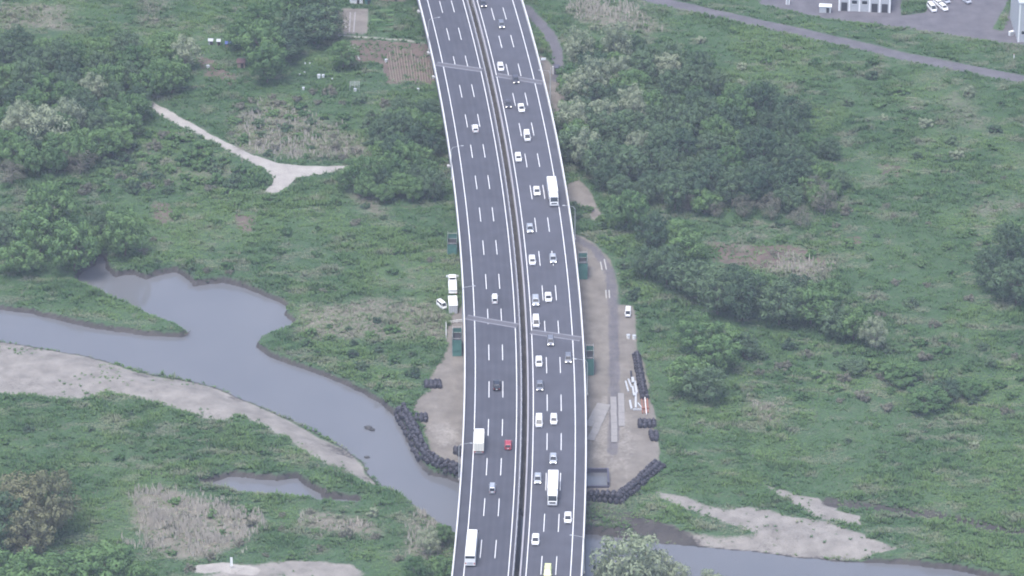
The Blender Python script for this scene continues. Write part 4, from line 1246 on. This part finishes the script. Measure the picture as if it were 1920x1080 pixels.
def trunk_mesh(seed, C, trunk_h, r0, mat):
    rr = random.Random(seed)
    bm = bmesh.new()
    p = Vector((0, 0, -.03)); rad = r0
    pts = [p]
    top = Vector((rr.uniform(-.05, .05), rr.uniform(-.05, .05), trunk_h + .22))
    for k in range(1, 5):
        q = Vector((0, 0, -.03)).lerp(top, k / 4) + Vector((rr.uniform(-.015, .015), rr.uniform(-.015, .015), 0))
        add_tube(bm, pts[-1], q, r0 * (1 - .16 * (k - 1)), r0 * (1 - .16 * k), 7)
        pts.append(q)
    idx = rr.sample(range(len(C)), min(9, len(C)))
    for i in idx:
        a = pts[rr.choice((2, 3, 4))]
        c = Vector(C[i])
        m = a.lerp(c, .5) + Vector((0, 0, .03))
        add_tube(bm, a, m, r0 * .42, r0 * .26, 5)
        add_tube(bm, m, c, r0 * .26, r0 * .1, 5)
    bmesh.ops.recalc_face_normals(bm, faces=bm.faces)
    me = bpy.data.meshes.new('trunk'); bm.to_mesh(me); bm.free()
    me.materials.append(mat)
    return me
KINDS = {
    # leaf mat, bark, clumps, leaves/clump, leaf size, (rx, rz, zc), trunk height, ragged
    'dark': ('leaf_dark', 'bark', 46, 105, .026, (.44, .36, .56), .20, .30),
    'mid': ('leaf_mid', 'bark', 42, 105, .027, (.45, .33, .52), .16, .32),
    'pale': ('leaf_pale', 'bark_pale', 40, 110, .024, (.40, .44, .62), .18, .38),
    'olive': ('leaf_olive', 'bark', 44, 110, .024, (.42, .42, .58), .14, .38),
    'brown': ('leaf_brown', 'bark_pale', 30, 80, .020, (.42, .36, .52), .14, .42),
}
TREE = {}
for k, (lm, bk, nc, nl, lf, shp, th, rg) in KINDS.items():
    TREE[k] = []
    for v in range(4):
        V, Fc, (C, Tn) = crown_mesh(100 + 17 * v + len(k) * 31 + ord(k[0]), nc, nl, lf, shp, lm, th, rg)
        TREE[k].append((mesh_arrays('crown', V, Fc, M[lm], Tn), trunk_mesh(5 + v, C, th, .028, M[bk])))
SHRUB = {}
for k, (lm, nc, nl, lf, shp) in {'dark': ('leaf_dark', 15, 70, .055, (.42, .30, .24)), 'mid': ('leaf_mid', 15, 70, .055, (.44, .26, .20)), 'pale': ('leaf_pale', 14, 70, .050, (.42, .30, .24)), 'brown': ('leaf_brown', 12, 60, .045, (.42, .26, .22))}.items():
    SHRUB[k] = []
    for v in range(3):
        V, Fc, (C, Tn) = crown_mesh(700 + 13 * v + ord(k[0]), nc, nl, lf, shp, lm, 0.0, .4)
        SHRUB[k].append((mesh_arrays('foliage', V, Fc, M[lm], Tn), trunk_mesh(50 + v, C, .05, .03, M['bark'])))
PLACED = []
def plant(px, py, w, kind, label, group, shrub=False, hfac=None, world_xy=None):
    """w: crown width in metres; px, py: foot of the trunk"""
    p = G(px, py) if world_xy is None else Vector((*world_xy, float(gz(*world_xy))))
    crown, trunk = random.choice((SHRUB if shrub else TREE)[kind])
    root = empty('shrub' if shrub else 'tree', (p.x, p.y, p.z - .1), random.uniform(0, 6.28))
    hf = (hfac or 1.0) * random.uniform(.82, 1.22)
    root.scale = (w, w * random.uniform(.88, 1.1), w * hf)
    c = link_mesh('foliage' if shrub else 'crown', crown, None, root)
    t = link_mesh('stem' if shrub else 'trunk', trunk, None, root)
    tag(root, label, 'shrub' if shrub else 'tree', group)
    PLACED.append((p.x, p.y, w))
    return root
LAND = {'the parapet': [(835, 250), (850, 340), (1062, 200), (1085, 330), (1080, 140)], 'the white gravel path': [(300, 210), (400, 265), (500, 312), (640, 320)], 'the allotment': [(690, 100), (620, 130)],
    'the river inlet': [(250, 510), (420, 520), (180, 480)], 'the gravel bar': [(100, 740), (400, 790), (600, 860)], 'the pond': [(420, 890), (560, 900)], 'the bare brown patch': [(1430, 480)],
    'the embankment road': [(1260, 15), (1500, 65), (1750, 120)], 'the black sandbags': [(1230, 780), (800, 780)], 'the sandy bank': [(1450, 980), (1300, 940)], 'the dirt track': [(1110, 380), (1160, 520), (1045, 110)],
    'the open meadow': [(1560, 380), (1400, 420), (1700, 450), (1600, 560), (400, 430), (620, 470), (1600, 850), (1800, 850)], 'the plots with sheds': [(410, 110)]}
LANDW = {k: PA(v) for k, v in LAND.items()}
def near_words(x, y, label):
    ks = [k for k in LANDW if k.replace('the ', '') not in label]
    return min(ks, key=lambda k: ((LANDW[k] - (x, y)) ** 2).sum(1).min())
def long_label(sz, lab, near):
    a = sz + ' ' + lab + ', towards ' + near
    return a if len(a.split()) <= 16 else ' '.join(a.replace('white gravel path', 'path').replace('KIND ', '').split()[:99]) if len(a.replace('white gravel path', 'path').split()) <= 16 else sz + ' ' + lab
def size_word(w, lo, hi):
    f = (w - lo) / max(hi - lo, .1)
    return 'small' if f < .33 else 'middling' if f < .66 else 'large'
def fill(poly, spacing, wr, kinds, label, group, shrub=False, maxn=80, seed=1, avoid=True):
    rr = random.Random(seed)
    w = PA(poly); x0, y0 = w.min(0); x1, y1 = w.max(0)
    pts = []
    for _ in range(3000):
        if len(pts) >= maxn: break
        x, y = rr.uniform(x0, x1), rr.uniform(y0, y1)
        if poly_sd(np.array([x]), np.array([y]), w)[0] > 0: continue
        if any((x - a) ** 2 + (y - b) ** 2 < spacing ** 2 for a, b in pts): continue
        if avoid and any((x - a) ** 2 + (y - b) ** 2 < (ww * .33) ** 2 for a, b, ww in PLACED): continue
        if field(sdw, x, y) < 1.0 or abs(s_of((x, y))[1]) < 17.5 + (wr[0] * .3): continue
        if field(path, x, y) > .3 or field(paved, x, y) > .3 or field(dirt, x, y) > .5: continue
        pts.append((x, y))
        kd = rr.choices(list(kinds), list(kinds.values()))[0]
        lab = label.replace('KIND', {'dark': 'dark green', 'mid': 'fresh green', 'pale': 'pale silvery', 'olive': 'olive', 'brown': 'brownish'}[kd])
        w_ = rr.uniform(*wr)
        lab = long_label(size_word(w_, *wr), lab, near_words(x, y, lab))
        plant(0, 0, w_, kd, lab, group + ', ' + ' '.join(lab.split()[:2]), shrub, world_xy=(x, y))
def grove(items, label, group, hf=None):
    for px, py, wpx, kd in items:
        lab = label.replace('KIND', {'dark': 'dark green', 'mid': 'fresh green', 'pale': 'pale silvery', 'olive': 'olive', 'brown': 'brownish'}[kd])
        ws = [i[2] for i in items]; g = P(px, py)
        lab = long_label(size_word(wpx, min(ws), max(ws)), lab, near_words(g.x, g.y, lab))
        plant(px, py, wpx / 7.2, kd, lab, group + ', ' + kd, hfac=hf)
# left bank
grove([(85, 285, 95, 'pale'), (128, 262, 80, 'pale'), (45, 262, 70, 'pale'), (150, 325, 70, 'brown'), (22, 345, 60, 'brown')], 'KIND tree standing out of the wood at the left', 'trees edging the left wood')
fill([(-40, 110), (60, 115), (270, 115), (345, 115), (365, 160), (300, 190), (265, 220), (240, 270), (200, 300), (120, 330), (40, 335), (-40, 320)], 6.3, (7.5, 11), {'dark': 5, 'mid': 4, 'pale': .7}, 'KIND tree in the wood left of the white gravel path', 'wood on the left', seed=3, maxn=70)
grove([(490, 122, 110, 'mid'), (455, 92, 75, 'mid'), (532, 112, 95, 'dark'), (590, 82, 110, 'dark'), (622, 70, 80, 'brown'), (500, 155, 85, 'mid'), (560, 48, 95, 'mid'), (645, 128, 62, 'mid'), (600, 30, 80, 'dark'), (478, 55, 80, 'mid')], 'KIND tree in the clump beside the allotment', 'clump beside the allotment')
fill([(648, 350), (700, 335), (715, 260), (755, 225), (815, 215), (838, 300), (848, 365), (760, 385), (670, 372)], 5.4, (6, 9.5), {'dark': 4, 'mid': 5}, 'KIND tree in the thicket between path end and left parapet', 'thicket by the left parapet', seed=5, maxn=40)
grove([(75, 478, 100, 'mid'), (140, 508, 105, 'mid'), (92, 432, 100, 'mid'), (38, 512, 85, 'mid'), (235, 478, 92, 'mid'), (190, 450, 60, 'dark'), (10, 465, 70, 'dark'), (170, 475, 70, 'mid')], 'KIND tree in the group above the river inlet', 'group above the inlet')
grove([(35, 1000, 115, 'olive'), (95, 1005, 105, 'olive'), (5, 1035, 100, 'dark'), (60, 1045, 90, 'olive')], 'KIND willow-like tree at the lower left beyond the fresh green trees', 'lower left willows', 1.15)
grove([(60, 1105, 100, 'mid'), (130, 1095, 95, 'mid'), (205, 1102, 110, 'mid'), (255, 1092, 60, 'mid'), (5, 1100, 90, 'mid')], 'KIND broad tree at the lower left below the willows', 'lower left broad trees', 0.8)
grove([(835, 1085, 55, 'mid'), (805, 1040, 45, 'pale'), (828, 1020, 40, 'mid'), (780, 1090, 45, 'mid')], 'KIND small tree beside the left parapet on the lower bank', 'small trees on the lower bank')
# right bank
grove([(1085, 140, 75, 'pale'), (1115, 190, 80, 'pale'), (1075, 265, 70, 'pale'), (1100, 320, 75, 'pale'), (1155, 130, 75, 'pale'), (1130, 255, 70, 'pale'), (1080, 205, 60, 'pale'), (1185, 240, 65, 'pale'), (1160, 175, 70, 'pale')], 'KIND tree on the parapet side of the big wood', 'pale trees of the big wood', 1.2)
fill([(1075, 130), (1160, 100), (1235, 130), (1400, 190), (1480, 250), (1500, 330), (1490, 400), (1400, 405), (1300, 400), (1250, 392), (1180, 390), (1130, 360), (1085, 345), (1072, 280), (1060, 200)], 6.3, (7.0, 11.5), {'dark': 6, 'mid': 2.5, 'pale': .8}, 'KIND tree in the big wood right of the viaduct', 'big wood', seed=9, maxn=95)
fill([(1480, 250), (1560, 300), (1600, 380), (1560, 400), (1490, 400)], 7, (5, 8), {'dark': 3, 'mid': 3, 'brown': 2}, 'KIND tree at the ragged meadow end of the big wood', 'ragged end of the big wood', seed=10, maxn=14)
grove([(1180, 432, 80, 'mid'), (1225, 478, 75, 'dark'), (1262, 470, 70, 'mid'), (1210, 520, 60, 'dark'), (1290, 490, 80, 'mid'), (1250, 535, 75, 'dark'), (1300, 560, 85, 'dark'), (1345, 590, 85, 'dark'), (1390, 600, 90, 'dark'), (1430, 570, 70, 'mid'), (1460, 610, 90, 'dark'), (1520, 610, 95, 'mid'), (1570, 630, 80, 'dark'), (1600, 640, 70, 'mid'), (1375, 555, 65, 'dark'), (1545, 585, 70, 'mid'), (1490, 570, 70, 'dark')],
      'KIND tree in the diagonal line across the right meadow', 'diagonal line of trees')
grove([(1310, 665, 90, 'mid'), (1345, 695, 80, 'mid'), (1290, 735, 75, 'mid'), (1325, 752, 80, 'dark'), (1365, 660, 70, 'mid'), (1395, 670, 60, 'dark')], 'KIND tree in the compact clump between yard and meadow', 'compact clump right of the yard')
grove([(1860, 545, 80, 'dark'), (1905, 570, 95, 'dark'), (1930, 500, 80, 'dark'), (1890, 480, 60, 'dark')], 'KIND bushy tree at the right end of the meadow', 'bushy trees right end')
plant(1640, 655, 8, 'pale', 'single pale round willow bush near the diagonal tree line', None)
grove([(1690, 715, 75, 'mid'), (1735, 765, 80, 'mid'), (1775, 745, 60, 'dark'), (1820, 740, 60, 'mid'), (1600, 700, 50, 'dark')], 'KIND low tree in the scrub band of the right meadow', 'scrub band', .62)
grove([(1180, 1135, 125, 'pale'), (1145, 1118, 60, 'pale'), (1262, 1112, 60, 'pale'), (1335, 1122, 50, 'pale'), (1225, 1115, 80, 'pale')], 'KIND willow on the lower right river bank', 'lower right willows', 1.15)
grove([(1290, 398, 38, 'brown'), (1340, 406, 42, 'brown'), (1395, 408, 45, 'brown'), (1445, 412, 50, 'brown'), (1500, 425, 48, 'brown'), (1545, 402, 60, 'brown'), (1520, 372, 50, 'brown')], 'KIND bare-looking tree along the front of the big wood', 'bare front of the big wood', 1.1)
# loose shrubs
SH = dict(shrub=True, avoid=True)
fill([(150, 340), (265, 260), (330, 245), (430, 300), (500, 335), (470, 365), (380, 365), (250, 370), (60, 365)], 3.8, (3.5, 5.5), {'mid': 5, 'dark': 2, 'brown': 1}, 'KIND shrub on the slope below the white gravel path', 'slope below the path', seed=21, maxn=50, **SH)
fill([(430, 190), (560, 175), (700, 170), (740, 215), (715, 270), (640, 305), (520, 300), (420, 250)], 4.6, (2.5, 4.8), {'mid': 3, 'dark': 2, 'brown': 3}, 'KIND shrub on the rough ground above the white gravel path', 'rough ground above the path', seed=22, maxn=45, **SH)
fill([(30, 385), (480, 370), (830, 390), (830, 540), (560, 560), (480, 530), (330, 500), (200, 470)], 8, (2.0, 4.0), {'mid': 5, 'dark': .6, 'brown': 2}, 'KIND shrub on the meadow between gravel path and river', 'meadow between path and river', seed=23, maxn=42, **SH)
fill([(520, 640), (640, 600), (820, 610), (800, 700), (740, 745), (640, 700)], 5.5, (2.2, 4.2), {'mid': 5, 'dark': 2}, 'KIND shrub on the low ground beside the left yard', 'low ground by the left yard', seed=24, maxn=26, **SH)
fill([(0, 770), (300, 775), (560, 850), (640, 900), (380, 890), (150, 870), (0, 830)], 7.5, (2.0, 3.4), {'mid': 5, 'dark': 3}, 'KIND shrub on the grassy bank below the gravel bar', 'bank below the gravel bar', seed=25, maxn=24, **SH)
fill([(250, 940), (560, 950), (800, 960), (840, 1060), (600, 1050), (300, 1075)], 6.5, (2.0, 3.8), {'mid': 4, 'brown': 4, 'pale': 1}, 'KIND shrub on the reed bank at the lower left', 'reed bank', seed=26, maxn=32, **SH)
fill([(1230, 420), (1500, 425), (1900, 330), (1920, 480), (1780, 620), (1640, 600), (1560, 520)], 8.0, (2.0, 4.2), {'mid': 5, 'dark': .8, 'brown': 2}, 'KIND shrub on the upper right meadow', 'upper right meadow', seed=27, maxn=46, **SH)
fill([(1420, 650), (1920, 640), (1920, 790), (1650, 770), (1420, 740)], 6.0, (2.5, 4.8), {'mid': 5, 'dark': 4, 'brown': 2}, 'KIND shrub in the scrub band across the right meadow', 'scrub band shrubs', seed=28, maxn=48, **SH)
fill([(1250, 790), (1900, 800), (1910, 960), (1450, 890), (1260, 860)], 11, (1.6, 3.0), {'mid': 6, 'dark': 2, 'pale': 1}, 'KIND shrub on the lower right meadow', 'lower right meadow', seed=29, maxn=34, **SH)
fill([(1060, 60), (1250, 40), (1500, 90), (1900, 180), (1920, 300), (1640, 300), (1480, 230)], 8, (2.5, 5.0), {'mid': 5, 'dark': .8, 'pale': 1}, 'KIND shrub on the ground below the embankment road', 'below the embankment road', seed=30, maxn=40, **SH)
fill([(170, 470), (205, 470), (260, 500), (480, 535), (545, 565), (470, 520), (350, 495)], 4.5, (1.8, 3.2), {'mid': 4, 'dark': 2, 'brown': 1}, 'KIND shrub overhanging the river inlet', 'shrubs round the inlet', seed=31, maxn=24, **SH)
fill([(1065, 390), (1090, 380), (1170, 450), (1200, 560), (1180, 565), (1150, 470)], 4.0, (2.0, 3.6), {'mid': 4, 'dark': 2}, 'KIND shrub at the edge of the dirt track right of the viaduct', 'edge of the dirt track', seed=32, maxn=16, **SH)

# ================================================================== GRASS (nobody could count it)
def make_grass():
    sp = 0.68
    ax_ = np.arange(-158, 158, sp); ay_ = np.arange(-145, 226, sp)
    x, y = [a.ravel() for a in np.meshgrid(ax_, ay_)]
    x = x + RNG.uniform(-.5, .5, x.shape) * sp; y = y + RNG.uniform(-.5, .5, y.shape) * sp
    px, py = to_px(x, y, 0)
    ok = (px > -60) & (px < 1980) & (py > -40) & (py < 1125)
    x, y = x[ok], y[ok]
    fld = lambda a: field(a, x, y)
    bareness = np.clip(fld(path) * 1.6 + fld(paved) * 1.8 + fld(dirt) * 1.3 + fld(gravel) * 1.15 + fld(soil) * .75 + fld(creek_dip) * .75, 0, 1.2)
    clump = fbm(x, y, 3.6, 61, 3, sy=2.0)
    patch = fbm(x, y, 14, 62, 4)
    dens = np.maximum(1.06 - bareness, .10 * sstep(fbm(x, y, 9, 64, 3), .5, .7) * (fld(gravel) > .5)) * (0.85 + 0.4 * sstep(clump, .38, .6))
    keep = (RNG.uniform(0, 1, x.shape) < dens) & (fld(sdw) > 0.15)
    off = np.array([np.inf])
    ud = poly_sd(x, y, np.vstack([np.array([at_s(s, -13.0)[:2] for s in np.arange(S0, S1, 10)]), np.array([at_s(s, 13.0)[:2] for s in np.arange(S0, S1, 10)])[::-1]]))
    keep &= ud > 0
    x, y, clump, patch, bare_ = x[keep], y[keep], clump[keep], patch[keep], bareness[keep]
    n = len(x)
    fld = lambda a: field(a, x, y)
    h = (.26 + .42 * sstep(clump, .40, .72) + .42 * sstep(vnoise(x, y, 1.7, 66), .55, .95)) * (.65 + .9 * sstep(patch, .3, .7)) * RNG.uniform(.7, 1.35, n) * (1 - .45 * np.clip(bare_, 0, 1))
    dryness = np.clip(fld(dead) * 1.1 * sstep(RNG.uniform(0, 1, n) + (clump - .5), .15, .75) + .55 * sstep(fbm(x, y, 7, 71, 3, sy=3.5), .57, .72), 0, .92) * RNG.uniform(.5, 1, n)
    fresh = np.clip(sstep(fbm(x, y, 18, 81, 4), .45, .68) * .8 + .5 * sstep(clump, .5, .75), 0, 1) * RNG.uniform(.35, 1, n)
    z = gz(x, y) - .05
    nb = 6
    ang = RNG.uniform(0, 6.283, (n, 1)) + np.arange(nb) * (6.283 / nb) + RNG.uniform(-.4, .4, (n, nb))
    lean = RNG.uniform(.35, 1.05, (n, nb)) * (.45 + .5 * h[:, None])
    hh = h[:, None] * RNG.uniform(.6, 1.2, (n, nb))
    bw = RNG.uniform(.13, .26, (n, nb)) * (.8 + .5 * h[:, None])
    ca, sa = np.cos(ang), np.sin(ang)
    cx, cy, cz = x[:, None] + ca * .06, y[:, None] + sa * .06, np.repeat(z[:, None], nb, 1)
    A = np.stack([cx - sa * bw, cy + ca * bw, cz], -1)
    B = np.stack([cx + sa * bw, cy - ca * bw, cz], -1)
    T = np.stack([cx + ca * lean, cy + sa * lean, cz + hh], -1)
    V = np.stack([A, B, T], 2).reshape(-1, 3)
    Fc = np.arange(len(V)).reshape(-1, 3)
    rep = nb * 3
    print('grass tufts', n, 'tris', len(Fc))
    o = arrays_mesh('grass', V, Fc, M['grass'], None, {'dry': np.repeat(dryness, rep), 'fresh': np.repeat(fresh, rep)})
    tag(o, 'long green and straw-coloured grass covering the river flood plain', 'grass', kind='stuff')
make_grass()
def make_reeds():
    X_, Y_ = [], []
    for q, dn in ((DEAD_POLYS[0], 3.2), (DEAD_POLYS[1], 2.2), (DEAD_POLYS[10], 1.6), (DEAD_POLYS[3], 1.6), (DEAD_POLYS[4], .8), (DEAD_POLYS[7], .8), (DEAD_POLYS[5], .8)):
        w = PA(q); (x0, y0), (x1, y1) = w.min(0), w.max(0)
        k = int((x1 - x0) * (y1 - y0) * dn)
        x, y = RNG.uniform(x0, x1, k), RNG.uniform(y0, y1, k)
        sd_ = poly_sd(x, y, w) + (fbm(x, y, 12, 91, 4) - .5) * 22
        ok = (RNG.uniform(0, 1, k) < sstep(-sd_, -3, 9) * .8) & (fbm(x, y, 5, 95, 3, sy=3) > .42) & (field(sdw, x, y) > .4) & (field(path, x, y) < .3)
        X_.append(x[ok]); Y_.append(y[ok])
    x, y = np.concatenate(X_), np.concatenate(Y_)
    n = len(x); z = gz(x, y) - .05
    nb = 3
    ang = RNG.uniform(0, 6.283, (n, nb)); h = RNG.uniform(.8, 1.9, (n, nb)); le = RNG.uniform(.05, .5, (n, nb)); bw = RNG.uniform(.06, .12, (n, nb))
    cx, cy, cz = x[:, None] + RNG.uniform(-.2, .2, (n, nb)), y[:, None] + RNG.uniform(-.2, .2, (n, nb)), np.repeat(z[:, None], nb, 1)
    ca, sa = np.cos(ang), np.sin(ang)
    A = np.stack([cx - bw, cy, cz], -1); B = np.stack([cx + bw, cy, cz], -1)
    T = np.stack([cx + ca * le + bw * .5, cy + sa * le, cz + h], -1); T2 = np.stack([cx + ca * le - bw * .5, cy + sa * le, cz + h], -1)
    V = np.stack([A, B, T, T2], 2).reshape(-1, 3)
    o = arrays_mesh('dead_reeds', V, np.arange(len(V)).reshape(-1, 4), M['reed'])
    tag(o, 'pale standing dead reeds on the rough ground by the ponds', 'reeds', kind='stuff')
make_reeds()

# ================================================================== HAZE
bm = bmesh.new()
add_box(bm, 0, 40, (CAM.z + 12 - 6.0) / 2, 8600, 8600, CAM.z + 12 + 6.0)
hz = from_bm('haze', bm, None)
m = bpy.data.materials.new('haze'); m.use_nodes = True
n = m.node_tree.nodes; n.clear()
out = n.new('ShaderNodeOutputMaterial'); pv = n.new('ShaderNodeVolumePrincipled')
pv.inputs['Color'].default_value = (0.72, 0.79, 1.0, 1)
pv.inputs['Density'].default_value = 0.00009
pv.inputs['Anisotropy'].default_value = 0.0
m.node_tree.links.new(pv.outputs[0], out.inputs['Volume'])
hz.data.materials.append(m)
tag(hz, 'thin pale haze over the whole valley', 'haze', kind='stuff')
